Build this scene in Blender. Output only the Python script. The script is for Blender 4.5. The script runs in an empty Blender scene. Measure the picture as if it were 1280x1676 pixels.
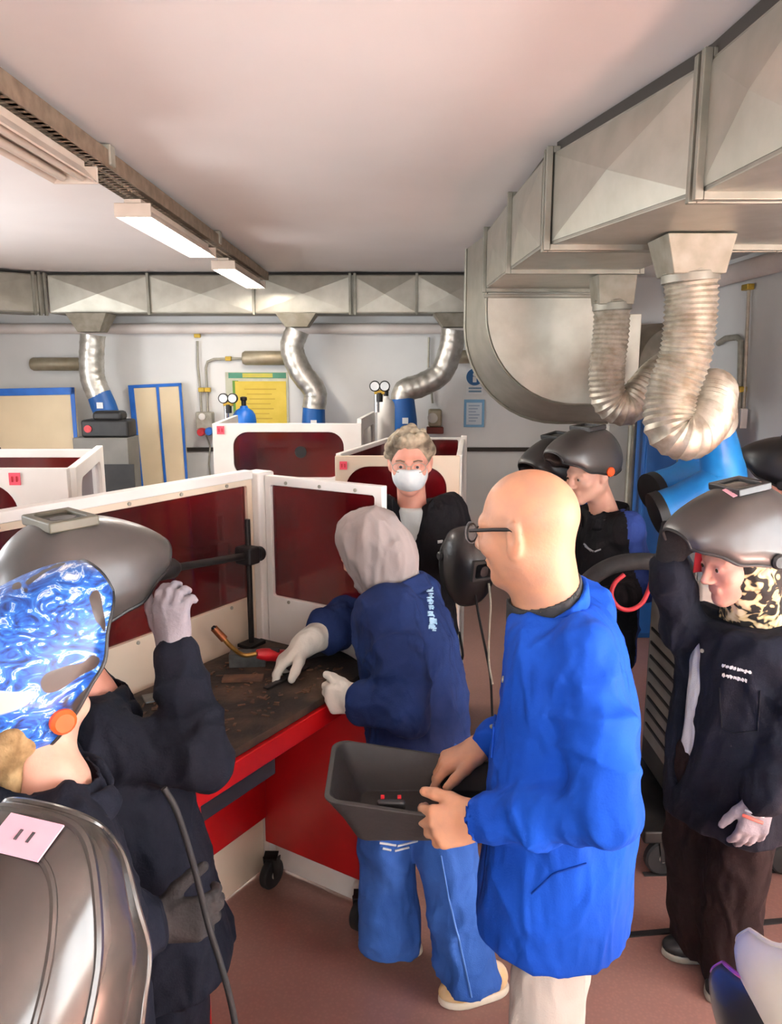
import bpy, bmesh, math, random
import numpy as np
from mathutils import Vector, Matrix

random.seed(7)
SC = bpy.context.scene
COL = SC.collection

# ---------------------------------------------------------------- camera, light, exposure
CAM_H, FPX, PITCH = 1.90, 1259.0, math.radians(10.7)
CT, ST = math.cos(PITCH), math.sin(PITCH)
cam_d = bpy.data.cameras.new('camera')
cam = bpy.data.objects.new('camera', cam_d)
COL.objects.link(cam)
cam.location = (0, 0, CAM_H)
cam.rotation_euler = (math.pi / 2 - PITCH, 0, 0)
cam_d.sensor_fit = 'VERTICAL'
cam_d.sensor_height = 36.0
cam_d.lens = 36.0 * FPX / 1676.0
cam_d.clip_start = 0.05
SC.camera = cam
SC.view_settings.view_transform = 'Standard'
SC.view_settings.look = 'None'
SC.view_settings.gamma = 1.0
SC.view_settings.use_curve_mapping = False
SC.view_settings.exposure = 1.1

world = bpy.data.worlds.new('sky')
SC.world = world
world.use_nodes = True
wn = world.node_tree.nodes
wb = wn['Background']
wb.inputs['Color'].default_value = (0.94, 0.97, 1.0, 1)
wb.inputs['Strength'].default_value = 8.0

sun_d = bpy.data.lights.new('sun', 'SUN')
sun_d.energy = 370.0
sun_d.color = (1.0, 0.95, 0.88)
sun_d.angle = math.radians(0.6)
sun = bpy.data.objects.new('sun', sun_d)
COL.objects.link(sun)
sun.rotation_euler = Vector((-0.36, 0.10, -0.93)).to_track_quat('-Z', 'Y').to_euler()

CEIL = 2.67
WX0, WX1, WY0, WY1 = -3.7, 2.5, -3.2, 7.0
# window openings: (wall, a0, a1, z0, z1)
WINS = [('right', -2.2, -0.6, 0.85, 2.25), ('right', -0.2, 1.4, 0.85, 2.25),
        ('near', -1.2, 0.4, 0.85, 2.3),
        ('left', 0.6, 1.8, 1.0, 2.1), ('left', 3.0, 4.6, 0.9, 2.3)]
for w, a0, a1, z0, z1 in WINS:      # sky portals in the window openings
    ld = bpy.data.lights.new('window_portal', 'AREA')
    ld.shape = 'RECTANGLE'; ld.size = a1 - a0; ld.size_y = z1 - z0
    ld.cycles.is_portal = True
    lo = bpy.data.objects.new('window_portal', ld); COL.objects.link(lo)
    if w == 'right':
        lo.location = (WX1 + 0.02, (a0 + a1) / 2, (z0 + z1) / 2)
        lo.rotation_euler = Vector((-1, 0, 0)).to_track_quat('-Z', 'Z').to_euler()
    elif w == 'left':
        lo.location = (WX0 - 0.02, (a0 + a1) / 2, (z0 + z1) / 2)
        lo.rotation_euler = Vector((1, 0, 0)).to_track_quat('-Z', 'Z').to_euler()
    else:
        lo.location = ((a0 + a1) / 2, WY0 - 0.02, (z0 + z1) / 2)
        lo.rotation_euler = Vector((0, 1, 0)).to_track_quat('-Z', 'Z').to_euler()

# ---------------------------------------------------------------- pixel helpers (1280 x 1676 frame)
def ray(px, py):
    u, v = (px - 640.0) / FPX, (838.0 - py) / FPX
    return np.array([u, CT + v * ST, -ST + v * CT])
def W(px, py, Y):
    r = ray(px, py); return np.array([0, 0, CAM_H]) + r * (Y / r[1])
def WZ(px, py, z):
    r = ray(px, py); return np.array([0, 0, CAM_H]) + r * ((z - CAM_H) / r[2])
def WX(px, py, x):
    r = ray(px, py); return np.array([0, 0, CAM_H]) + r * (x / r[0])
def WXZ(px, z, Y):      # point at height z and depth Y under pixel column px
    return np.array([(px - 640.0) / FPX * (Y * CT - (z - CAM_H) * ST), Y, z])
def WPL(px, py, p0, n):
    r = ray(px, py); o = np.array([0, 0, CAM_H]); n = np.asarray(n, float)
    return o + r * (np.dot(np.asarray(p0) - o, n) / np.dot(r, n))

# ---------------------------------------------------------------- materials
MATS = {}
def mat(name, col, rough=0.6, metal=0.0, col2=None, scale=6.0, detail=4.0, bump=0.0, bscale=None,
        stretch=(1, 1, 1), lo=0.35, hi=0.65, emit=0.0, wrinkle=0.0, alpha=None, trans=0.0, sheen=0.0, spec=None, coat=0.0, sss=0.0):
    if name in MATS: return MATS[name]
    m = bpy.data.materials.new(name); m.use_nodes = True
    nt = m.node_tree; b = nt.nodes['Principled BSDF']
    b.inputs['Base Color'].default_value = (*col, 1)
    b.inputs['Roughness'].default_value = rough
    b.inputs['Metallic'].default_value = metal
    if spec is not None: b.inputs['Specular IOR Level'].default_value = spec
    if trans: b.inputs['Transmission Weight'].default_value = trans
    if sheen: b.inputs['Sheen Weight'].default_value = sheen
    if coat: b.inputs['Coat Weight'].default_value = coat; b.inputs['Coat Roughness'].default_value = 0.15
    if sss:
        b.inputs['Subsurface Weight'].default_value = sss
        b.inputs['Subsurface Radius'].default_value = (0.012, 0.005, 0.003)
        b.inputs['Subsurface Scale'].default_value = 0.6
    if alpha is not None: b.inputs['Alpha'].default_value = alpha
    if emit:
        b.inputs['Emission Color'].default_value = (*col, 1); b.inputs['Emission Strength'].default_value = emit
    if col2 is not None or bump or wrinkle:
        tc = nt.nodes.new('ShaderNodeTexCoord'); mp = nt.nodes.new('ShaderNodeMapping')
        mp.inputs['Scale'].default_value = stretch
        nt.links.new(tc.outputs['Object'], mp.inputs['Vector'])
    if col2 is not None:
        n = nt.nodes.new('ShaderNodeTexNoise'); n.inputs['Scale'].default_value = scale; n.inputs['Detail'].default_value = detail
        nt.links.new(mp.outputs['Vector'], n.inputs['Vector'])
        r = nt.nodes.new('ShaderNodeValToRGB')
        r.color_ramp.elements[0].position = lo; r.color_ramp.elements[1].position = hi
        r.color_ramp.elements[0].color = (*col, 1); r.color_ramp.elements[1].color = (*col2, 1)
        nt.links.new(n.outputs['Fac'], r.inputs['Fac']); nt.links.new(r.outputs['Color'], b.inputs['Base Color'])
    if bump:
        n2 = nt.nodes.new('ShaderNodeTexNoise'); n2.inputs['Scale'].default_value = bscale or scale * 3; n2.inputs['Detail'].default_value = 3
        nt.links.new(mp.outputs['Vector'], n2.inputs['Vector'])
        bp = nt.nodes.new('ShaderNodeBump'); bp.inputs['Strength'].default_value = min(bump, 1.0); bp.inputs['Distance'].default_value = 0.004
        nt.links.new(n2.outputs['Fac'], bp.inputs['Height']); nt.links.new(bp.outputs['Normal'], b.inputs['Normal'])
    if wrinkle:      # broad soft creases of cloth on top of the fine weave
        mp2 = nt.nodes.new('ShaderNodeMapping'); mp2.inputs['Scale'].default_value = (1, 1, .5); mp2.inputs['Rotation'].default_value = (.3, .35, .2)
        nt.links.new(tc.outputs['Object'], mp2.inputs['Vector'])
        n3 = nt.nodes.new('ShaderNodeTexNoise'); n3.inputs['Scale'].default_value = 11; n3.inputs['Detail'].default_value = 1.5; n3.inputs['Distortion'].default_value = .9
        nt.links.new(mp2.outputs['Vector'], n3.inputs['Vector'])
        bp2 = nt.nodes.new('ShaderNodeBump'); bp2.inputs['Strength'].default_value = wrinkle; bp2.inputs['Distance'].default_value = .03
        nt.links.new(n3.outputs['Fac'], bp2.inputs['Height'])
        if bump: nt.links.new(bp.outputs['Normal'], bp2.inputs['Normal'])
        nt.links.new(bp2.outputs['Normal'], b.inputs['Normal'])
    MATS[name] = m
    return m
def S(r, g, b):      # sRGB 0-255 to linear
    f = lambda c: (c / 255 / 12.92) if c / 255 <= 0.04045 else ((c / 255 + 0.055) / 1.055) ** 2.4
    return (f(r), f(g), f(b))

M_ceiling = mat('ceiling_paint', S(226, 220, 216), 0.85, col2=S(216, 209, 204), scale=0.7, bump=0.25, bscale=9)
M_wall = mat('wall_paint', S(226, 226, 224), 0.7, col2=S(214, 214, 212), scale=1.2, bump=0.15, bscale=14)
M_wainscot = mat('wainscot_paint', S(208, 210, 208), 0.6, col2=S(198, 200, 199), scale=1.5)
M_strip = mat('joint_strip', S(30, 26, 26), 0.7)
M_galv = mat('galvanised_steel', S(176, 172, 160), 0.40, 0.75, col2=S(164, 160, 147), scale=9, detail=6, bump=0.12, bscale=40)
M_galv2 = mat('dull_galvanised', S(150, 146, 134), 0.5, 0.6, col2=S(126, 122, 110), scale=7)
M_gasket = mat('dark_gasket', S(54, 48, 42), 0.8)
M_hose = mat('aluminium_flex_hose', S(196, 190, 176), 0.45, 0.65, col2=S(160, 150, 132), scale=22, detail=5)
M_alu = mat('aluminium_pipe', S(200, 197, 190), 0.35, 0.8, col2=S(168, 164, 154), scale=16)
M_pipe = mat('tan_steel_pipe', S(168, 158, 136), 0.45, 0.35, col2=S(146, 135, 112), scale=8)
M_whitepipe = mat('white_pipe', S(222, 214, 208), 0.5, col2=S(208, 199, 193), scale=4)
M_conduit = mat('grey_conduit', S(168, 164, 150), 0.5, 0.2, col2=S(150, 146, 132), scale=20)
M_brass = mat('brass_clamp', S(190, 160, 60), 0.45, 0.5, col2=S(170, 140, 50), scale=30)
M_white = mat('white_powder_coat', S(236, 232, 226), 0.45, col2=S(224, 219, 212), scale=3)
M_cream = mat('cream_panel', S(224, 208, 186), 0.6, col2=S(212, 194, 170), scale=2.5)
M_creamboard = mat('cream_board', S(226, 208, 174), 0.65, col2=S(214, 196, 162), scale=2)
M_bluetrim = mat('blue_frame_paint', S(20, 104, 200), 0.45, col2=S(16, 92, 180), scale=8)
M_bluearm = mat('blue_plastic_hood', S(30, 140, 215), 0.4, col2=S(20, 112, 188), scale=5)
M_bluecab = mat('blue_cabinet_paint', S(14, 92, 168), 0.45, col2=S(12, 82, 152), scale=4)
M_blacksteel = mat('black_steel', S(26, 25, 25), 0.45, 0.3, col2=S(40, 38, 36), scale=14)
M_black = mat('black_plastic', S(24, 24, 25), 0.5, col2=S(34, 33, 33), scale=12)
M_rubber = mat('black_rubber', S(20, 20, 21), 0.75, col2=S(32, 31, 31), scale=20)
M_tabletop = mat('sooty_steel_tabletop', S(38, 34, 32), 0.7, 0.2, col2=S(92, 74, 58), scale=9, detail=9, lo=0.45, hi=0.75, bump=0.5, bscale=60)
M_red = mat('red_enamel', S(168, 8, 16), 0.35, col2=S(150, 6, 12), scale=4)
M_plate = mat('bare_steel_plate', S(112, 118, 118), 0.42, 0.6, col2=S(82, 86, 86), scale=18)
M_rust = mat('rusty_steel_plate', S(120, 88, 66), 0.6, 0.3, col2=S(78, 60, 50), scale=20)
M_copper = mat('copper_nozzle', S(176, 112, 72), 0.4, 0.7, col2=S(140, 80, 50), scale=40)
M_brasspipe = mat('brass_neck', S(190, 150, 80), 0.35, 0.8, col2=S(160, 120, 60), scale=40)
M_redplastic = mat('red_plastic', S(196, 24, 36), 0.4, col2=S(170, 18, 28), scale=30)
M_tube = mat('lit_fluorescent_tube', (1.0, 0.97, 0.90), 0.5, emit=42.0)
M_tube_off = mat('unlit_tube', S(205, 190, 175), 0.4, col2=S(195, 178, 162), scale=6)
M_fix = mat('fixture_enamel', S(214, 196, 180), 0.5, col2=S(200, 182, 165), scale=6)
M_tray = mat('perforated_tray', S(150, 132, 112), 0.5, 0.4, col2=S(120, 104, 86), scale=18)
M_pink = mat('pink_label', S(238, 90, 110), 0.7, col2=S(228, 80, 100), scale=20)
M_pinkpaper = mat('pink_paper', S(236, 180, 194), 0.8, col2=S(230, 170, 186), scale=20)
M_paper = mat('white_paper', S(230, 232, 232), 0.8, col2=S(222, 224, 225), scale=20)
M_ink = mat('dark_ink', S(70, 66, 70), 0.8)
M_signblue = mat('sign_blue', S(24, 96, 150), 0.5, col2=S(20, 88, 140), scale=20)
M_bluebottle = mat('blue_gas_bottle', S(18, 104, 196), 0.4, col2=S(14, 90, 176), scale=10)
M_chrome = mat('chrome', S(200, 200, 200), 0.2, 0.9)
M_glassdark = mat('dark_lens', S(12, 14, 16), 0.12, spec=0.7)
M_wheelhub = mat('grey_wheel_hub', S(170, 168, 160), 0.5, col2=S(150, 148, 140), scale=20)
M_machine = mat('dark_grey_machine', S(64, 64, 62), 0.5, col2=S(52, 52, 51), scale=10)
M_machinelight = mat('light_grey_machine', S(132, 130, 124), 0.5, col2=S(116, 114, 110), scale=10)
M_locker = mat('white_locker', S(222, 218, 208), 0.5, col2=S(208, 203, 192), scale=3)
M_redhose = mat('red_rubber_hose', S(190, 44, 56), 0.45, col2=S(170, 36, 48), scale=30)

def redcurtain():
    m = bpy.data.materials.new('red_welding_curtain'); m.use_nodes = True
    nt = m.node_tree; b = nt.nodes['Principled BSDF']
    tc = nt.nodes.new('ShaderNodeTexCoord')
    n = nt.nodes.new('ShaderNodeTexNoise'); n.inputs['Scale'].default_value = 2.2; n.inputs['Detail'].default_value = 1
    nt.links.new(tc.outputs['Object'], n.inputs['Vector'])
    r = nt.nodes.new('ShaderNodeValToRGB')
    r.color_ramp.elements[0].position = 0.35; r.color_ramp.elements[0].color = (*S(52, 8, 12), 1)
    r.color_ramp.elements[1].position = 0.62; r.color_ramp.elements[1].color = (*S(100, 7, 14), 1)
    nt.links.new(n.outputs['Fac'], r.inputs['Fac']); nt.links.new(r.outputs['Color'], b.inputs['Base Color'])
    b.inputs['Roughness'].default_value = 0.12
    b.inputs['Alpha'].default_value = 0.86
    return m
M_redfilm = redcurtain()
M_clear = mat('clear_panel', S(170, 168, 176), 0.1, alpha=0.35)

def floor_mat():
    m = bpy.data.materials.new('red_terrazzo'); m.use_nodes = True
    nt = m.node_tree; b = nt.nodes['Principled BSDF']
    tc = nt.nodes.new('ShaderNodeTexCoord')
    n = nt.nodes.new('ShaderNodeTexNoise'); n.inputs['Scale'].default_value = 1.1; n.inputs['Detail'].default_value = 5
    v = nt.nodes.new('ShaderNodeTexVoronoi'); v.inputs['Scale'].default_value = 90
    nt.links.new(tc.outputs['Object'], n.inputs['Vector']); nt.links.new(tc.outputs['Object'], v.inputs['Vector'])
    r = nt.nodes.new('ShaderNodeValToRGB')
    r.color_ramp.elements[0].position = 0.3; r.color_ramp.elements[0].color = (*S(136, 99, 90), 1)
    r.color_ramp.elements[1].position = 0.7; r.color_ramp.elements[1].color = (*S(157, 118, 107), 1)
    nt.links.new(n.outputs['Fac'], r.inputs['Fac'])
    mx = nt.nodes.new('ShaderNodeMix'); mx.data_type = 'RGBA'; mx.blend_type = 'MULTIPLY'
    r2 = nt.nodes.new('ShaderNodeValToRGB')
    r2.color_ramp.elements[0].position = 0.0; r2.color_ramp.elements[0].color = (1.1, 1.05, 1.02, 1)
    r2.color_ramp.elements[1].position = 0.6; r2.color_ramp.elements[1].color = (0.82, 0.8, 0.8, 1)
    nt.links.new(v.outputs['Distance'], r2.inputs['Fac'])
    mx.inputs[0].default_value = 0.6
    nt.links.new(r.outputs['Color'], mx.inputs[6]); nt.links.new(r2.outputs['Color'], mx.inputs[7])
    nt.links.new(mx.outputs[2], b.inputs['Base Color'])
    b.inputs['Roughness'].default_value = 0.32
    return m
M_floor = floor_mat()

# ---------------------------------------------------------------- object helpers
def wloc(o):
    v = Vector((0, 0, 0))
    while o is not None: v += o.location; o = o.parent
    return v
def tag(o, label=None, cat=None, group=None, kind=None):
    if label: o['label'] = label
    if cat: o['category'] = cat
    if group: o['group'] = group
    if kind: o['kind'] = kind
    return o
def thing(name, label, cat, loc, group=None, kind=None):
    o = bpy.data.objects.new(name, None); COL.objects.link(o)
    o.location = Vector([float(c) for c in loc]); o.empty_display_size = 0.05
    return tag(o, label, cat, group, kind)
def link_mesh(name, me, mats, parent=None, smooth=False, origin=None):
    """me holds world coordinates; they are re-based on the parent or the origin."""
    o = bpy.data.objects.new(name, me); COL.objects.link(o)
    for m in (mats if isinstance(mats, (list, tuple)) else [mats]): me.materials.append(m)
    if parent is not None:
        o.parent = parent; me.transform(Matrix.Translation(-wloc(parent)))
    else:
        if origin is None:
            co = np.empty(len(me.vertices) * 3, np.float32); me.vertices.foreach_get('co', co); co = co.reshape(-1, 3)
            origin = ((co[:, 0].min() + co[:, 0].max()) / 2, (co[:, 1].min() + co[:, 1].max()) / 2, co[:, 2].min())
        o.location = Vector([float(c) for c in origin]); me.transform(Matrix.Translation(-o.location))
    if smooth: me.shade_smooth()
    return o
class MB:
    def __init__(s): s.v = []; s.f = []; s.mi = []
    def add(s, vs, fs, mi=0):
        n = len(s.v); s.v += [tuple(float(c) for c in p) for p in vs]; s.f += [tuple(i + n for i in f) for f in fs]; s.mi += [mi] * len(fs); return s
    def box(s, c, size, R=None, mi=0):
        c = np.asarray(c, float); h = np.asarray(size, float) / 2
        vs = []
        for sx in (-1, 1):
            for sy in (-1, 1):
                for sz in (-1, 1):
                    p = np.array([sx, sy, sz]) * h
                    vs.append(c + (R @ p if R is not None else p))
        return s.add(vs, [(0, 1, 3, 2), (4, 6, 7, 5), (0, 4, 5, 1), (2, 3, 7, 6), (0, 2, 6, 4), (1, 5, 7, 3)], mi)
    def ring(s, sections, closed=False, cap=True, mi=0):
        n = len(sections[0]); vs = [p for sec in sections for p in sec]; fs = []
        m = len(sections)
        for i in range(m if closed else m - 1):
            a, b = i * n, ((i + 1) % m) * n
            for k in range(n):
                fs.append((a + k, a + (k + 1) % n, b + (k + 1) % n, b + k))
        if cap and not closed:
            fs.append(tuple(range(n - 1, -1, -1))); fs.append(tuple((m - 1) * n + k for k in range(n)))
        return s.add(vs, fs, mi)
    def tube(s, pts, r, n=12, mi=0, cap=True, flat=None):
        pts = [np.asarray(p, float) for p in pts]
        rs = r if hasattr(r, '__len__') else [r] * len(pts)
        secs = []; prev = None
        for i, p in enumerate(pts):
            t = pts[min(i + 1, len(pts) - 1)] - pts[max(i - 1, 0)]
            t = t / (np.linalg.norm(t) + 1e-9)
            if prev is None:
                a = np.array([0, 0, 1.0]) if abs(t[2]) < 0.9 else np.array([1.0, 0, 0])
                u = np.cross(t, a)
            else: u = prev - t * np.dot(prev, t)
            u = u / np.linalg.norm(u); w = np.cross(t, u); prev = u
            fw = 1.0 if flat is None else flat
            secs.append([p + rs[i] * (math.cos(2 * math.pi * k / n) * u + fw * math.sin(2 * math.pi * k / n) * w) for k in range(n)])
        return s.ring(secs, cap=cap, mi=mi)
    def cyl(s, p0, p1, r, n=20, r2=None, mi=0):
        return s.tube([p0, p1], [r, r if r2 is None else r2], n, mi)
    def lathe(s, c, axis, prof, n=24, mi=0):
        axis = np.asarray(axis, float); axis /= np.linalg.norm(axis)
        a = np.array([0, 0, 1.0]) if abs(axis[2]) < 0.9 else np.array([1.0, 0, 0])
        u = np.cross(axis, a); u /= np.linalg.norm(u); w = np.cross(axis, u); c = np.asarray(c, float)
        secs = [[c + axis * h + max(r, 1e-4) * (math.cos(2 * math.pi * k / n) * u + math.sin(2 * math.pi * k / n) * w) for k in range(n)] for r, h in prof]
        return s.ring(secs, mi=mi)
    def prism(s, poly, ext, mi=0):
        n = len(poly); ext = np.asarray(ext, float)
        a = [np.asarray(p, float) for p in poly]; b = [p + ext for p in a]
        fs = [tuple(range(n)), tuple(2 * n - 1 - k for k in range(n))]
        fs += [(k, n + k, n + (k + 1) % n, (k + 1) % n) for k in range(n)]
        return s.add(a + b, fs, mi)
    def mesh(s, name):
        me = bpy.data.meshes.new(name); me.from_pydata(s.v, [], s.f)
        if any(s.mi): me.polygons.foreach_set('material_index', s.mi)
        bm = bmesh.new(); bm.from_mesh(me); bmesh.ops.recalc_face_normals(bm, faces=bm.faces); bm.to_mesh(me); bm.free()
        return me
    def obj(s, name, mats, parent=None, bevel=0.0, smooth=False, origin=None, seg=2):
        o = link_mesh(name, s.mesh(name), mats, parent, origin=origin)
        if smooth or bevel:
            o.data.shade_smooth()
            if not (smooth is True and not bevel):
                pass
        if bevel:
            b = o.modifiers.new('bevel', 'BEVEL'); b.width = bevel; b.segments = seg; b.limit_method = 'ANGLE'; b.angle_limit = math.radians(40)
            b.harden_normals = True
        elif smooth:
            o.data.set_sharp_from_angle(angle=math.radians(40))
        return o
def catmull(pts, n=8):
    P = [np.asarray(p, float) for p in pts]; P = [2 * P[0] - P[1]] + P + [2 * P[-1] - P[-2]]
    out = []
    for i in range(1, len(P) - 2):
        for k in range(n):
            t = k / n
            out.append(0.5 * ((2 * P[i]) + (-P[i - 1] + P[i + 1]) * t + (2 * P[i - 1] - 5 * P[i] + 4 * P[i + 1] - P[i + 2]) * t * t
                              + (-P[i - 1] + 3 * P[i] - 3 * P[i + 1] + P[i + 2]) * t ** 3))
    out.append(P[-2]); return out
def rounded_rect(w, h, r, n=6, cx=0, cy=0):
    pts = []
    for (sx, sy, a0) in ((1, 1, 0), (-1, 1, 90), (-1, -1, 180), (1, -1, 270)):
        for k in range(n + 1):
            a = math.radians(a0 + 90 * k / n)
            pts.append((cx + sx * (w / 2 - r) + r * math.cos(a), cy + sy * (h / 2 - r) + r * math.sin(a)))
    return pts
def frame_of(x, z):
    x = np.asarray(x, float); x = x / np.linalg.norm(x); z = np.asarray(z, float); z = z - x * np.dot(x, z); z /= np.linalg.norm(z)
    return np.column_stack([x, np.cross(z, x), z])

# ================================================================ the room
def struct(name, mb, m, parent=None, **k):
    o = mb.obj(name, m, parent, **k)
    if parent is None: tag(o, kind='structure')
    return o
T = 0.2
struct('floor', MB().box(((WX0 + WX1) / 2, (WY0 + WY1) / 2, -0.05), (WX1 - WX0 + 2 * T, WY1 - WY0 + 2 * T, 0.1)), M_floor)
struct('ceiling', MB().box(((WX0 + WX1) / 2, (WY0 + WY1) / 2, CEIL + 0.05), (WX1 - WX0 + 2 * T, WY1 - WY0 + 2 * T, 0.1)), M_ceiling)
struct('wall_back', MB().box(((WX0 + WX1) / 2, WY1 + T / 2, CEIL / 2), (WX1 - WX0 + 2 * T, T, CEIL)), M_wall)
def wall_with_windows(name, side, a0, a1):
    mb = MB(); ws = sorted([w for w in WINS if w[0] == side], key=lambda w: w[1])
    def seg(b0, b1, z0, z1):
        if side == 'right': mb.box((WX1 + T / 2, (b0 + b1) / 2, (z0 + z1) / 2), (T, b1 - b0, z1 - z0))
        elif side == 'left': mb.box((WX0 - T / 2, (b0 + b1) / 2, (z0 + z1) / 2), (T, b1 - b0, z1 - z0))
        else: mb.box(((b0 + b1) / 2, WY0 - T / 2, (z0 + z1) / 2), (b1 - b0, T, z1 - z0))
    cur = a0
    for _, b0, b1, z0, z1 in ws:
        seg(cur, b0, 0, CEIL); seg(b0, b1, 0, z0); seg(b0, b1, z1, CEIL); cur = b1
    seg(cur, a1, 0, CEIL)
    struct(name, mb, M_wall)
wall_with_windows('wall_right', 'right', WY0, WY1)
wall_with_windows('wall_left', 'left', WY0, WY1)
wall_with_windows('wall_near', 'near', WX0 - T, WX1 + T)
for i, (sd, b0, b1, z0, z1) in enumerate(WINS):       # white window frames with a centre mullion
    mb = MB(); c = (b0 + b1) / 2; t = 0.05
    def bar(u0, u1, v0, v1):
        if sd == 'right': mb.box((WX1 + 0.1, (u0 + u1) / 2, (v0 + v1) / 2), (0.06, u1 - u0, v1 - v0))
        elif sd == 'left': mb.box((WX0 - 0.1, (u0 + u1) / 2, (v0 + v1) / 2), (0.06, u1 - u0, v1 - v0))
        else: mb.box(((u0 + u1) / 2, WY0 - 0.1, (v0 + v1) / 2), (u1 - u0, 0.06, v1 - v0))
    bar(b0, b0 + t, z0, z1); bar(b1 - t, b1, z0, z1); bar(b0 + t, b1 - t, z0, z0 + t); bar(b0 + t, b1 - t, z1 - t, z1); bar(c - t / 2, c + t / 2, z0 + t, z1 - t)
    struct('window_%d' % (i + 1), mb, M_white)
# wainscot on the back wall with its dark rail
struct('trim_1', MB().box(((WX0 + WX1) / 2, WY1 - 0.006, 0.575), (WX1 - WX0, 0.012, 1.15)), M_wainscot)
struct('trim_2', MB().box(((WX0 + WX1) / 2, WY1 - 0.014, 1.16), (WX1 - WX0, 0.028, 0.035)), M_gasket)
# dark joint strips in the floor
for i, (a, b) in enumerate((((1040, 1530), (1280, 1508)), ((1180, 1428), (1280, 1425)))):
    p, q = WZ(*a, 0), WZ(*b, 0); dr = (q - p) / np.linalg.norm(q - p)
    p2 = p - dr * .35 if i == 0 else p - dr * 0.3; q2 = q + dr * 0.8
    R = frame_of(dr, (0, 0, 1))
    struct('trim_%d' % (3 + i), MB().box((p2 + q2) / 2 + np.array([0, 0, 0.0025]), (np.linalg.norm(q2 - p2), 0.022, 0.005), R), M_strip)

# ================================================================ ducts
M_collar = mat('dusty_collar_steel', S(150, 144, 130), 0.65, 0.35, col2=S(128, 120, 104), scale=14)
def cross_panel(p00, p10, p11, p01, n, lift=0.018, th=0.004):
    """sheet panel with a cross-broken (pyramid) face"""
    P = [np.asarray(p, float) for p in (p00, p10, p11, p01)]; n = np.asarray(n, float); n = n / np.linalg.norm(n)
    c = sum(P) / 4 + n * lift; b = [p - n * th for p in P]
    return MB().add(P + [c] + b, [(0, 1, 4), (1, 2, 4), (2, 3, 4), (3, 0, 4), (8, 7, 6, 5), (0, 5, 6, 1), (1, 6, 7, 2), (2, 7, 8, 3), (3, 8, 5, 0)])
DZ0, DZ1 = 2.335, 2.64
# --- back duct along the back wall
YB = 6.57
bd = thing('ventilation_duct', 'long galvanised rectangular duct running along the back wall under the ceiling', 'duct', (0, YB, DZ0))
seams = [W(x, 480, YB)[0] for x in (78, 243, 415, 577, 682, 792)]
xl, xr = seams[0], W(1010, 480, YB)[0]
MB().box(((xl + xr) / 2, YB + 0.19, (DZ0 + DZ1) / 2), (xr - xl, 0.36, DZ1 - DZ0)).obj('duct_core', M_galv2, bd)
for a, b in zip(seams[:-1], seams[1:]):
    cross_panel((a + .012, YB, DZ0 + .01), (b - .012, YB, DZ0 + .01), (b - .012, YB, DZ1 - .01), (a + .012, YB, DZ1 - .01), (0, -1, 0)).obj('panel', M_galv, bd)
for a in seams[1:]:
    for dx in ((-.02, .02) if a == seams[3] else (0,)):
        MB().box((a + dx, YB - .008, (DZ0 + DZ1) / 2), (.022, .03, DZ1 - DZ0 + .03)).obj('flange', M_galv2, bd, bevel=.003)
MB().box(((xl + xr) / 2, YB + .19, DZ1 + .008), (xr - xl, .33, .014)).obj('gasket', M_gasket, bd)
# --- its angled end at the left
a0 = np.array([seams[0] - .02, YB, 0]); a1 = np.array([-3.62, YB - .75, 0]); dr = (a1 - a0) / np.linalg.norm(a1 - a0); nn = np.array([-dr[1], dr[0], 0]); nn = nn if nn[1] < 0 else -nn
lb = thing('ventilation_duct', 'short angled galvanised duct piece at the left end of the back duct', 'duct', (a0[0], a0[1], DZ0))
z = lambda p, h: (p[0], p[1], h)
MB().prism([z(a0 - nn * .002, DZ0), z(a1 - nn * .002, DZ0), z(a1 - nn * .36, DZ0), z(a0 - nn * .36 + np.array([.0, 0, 0]), DZ0)], (0, 0, DZ1 - DZ0)).obj('duct_core', M_galv2, lb)
cross_panel(z(a0 + dr * .06, DZ0 + .01), z(a1, DZ0 + .01), z(a1, DZ1 - .01), z(a0 + dr * .06, DZ1 - .01), nn).obj('panel', M_galv, lb)
for k in (0.0, .045, .09):
    p = a0 + dr * k; MB().box((p[0] + .0, p[1] - .006, (DZ0 + DZ1) / 2), (.022, .034, DZ1 - DZ0 + .04), frame_of(dr, (0, 0, 1))).obj('flange', M_galv2, lb, bevel=.003)

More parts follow.
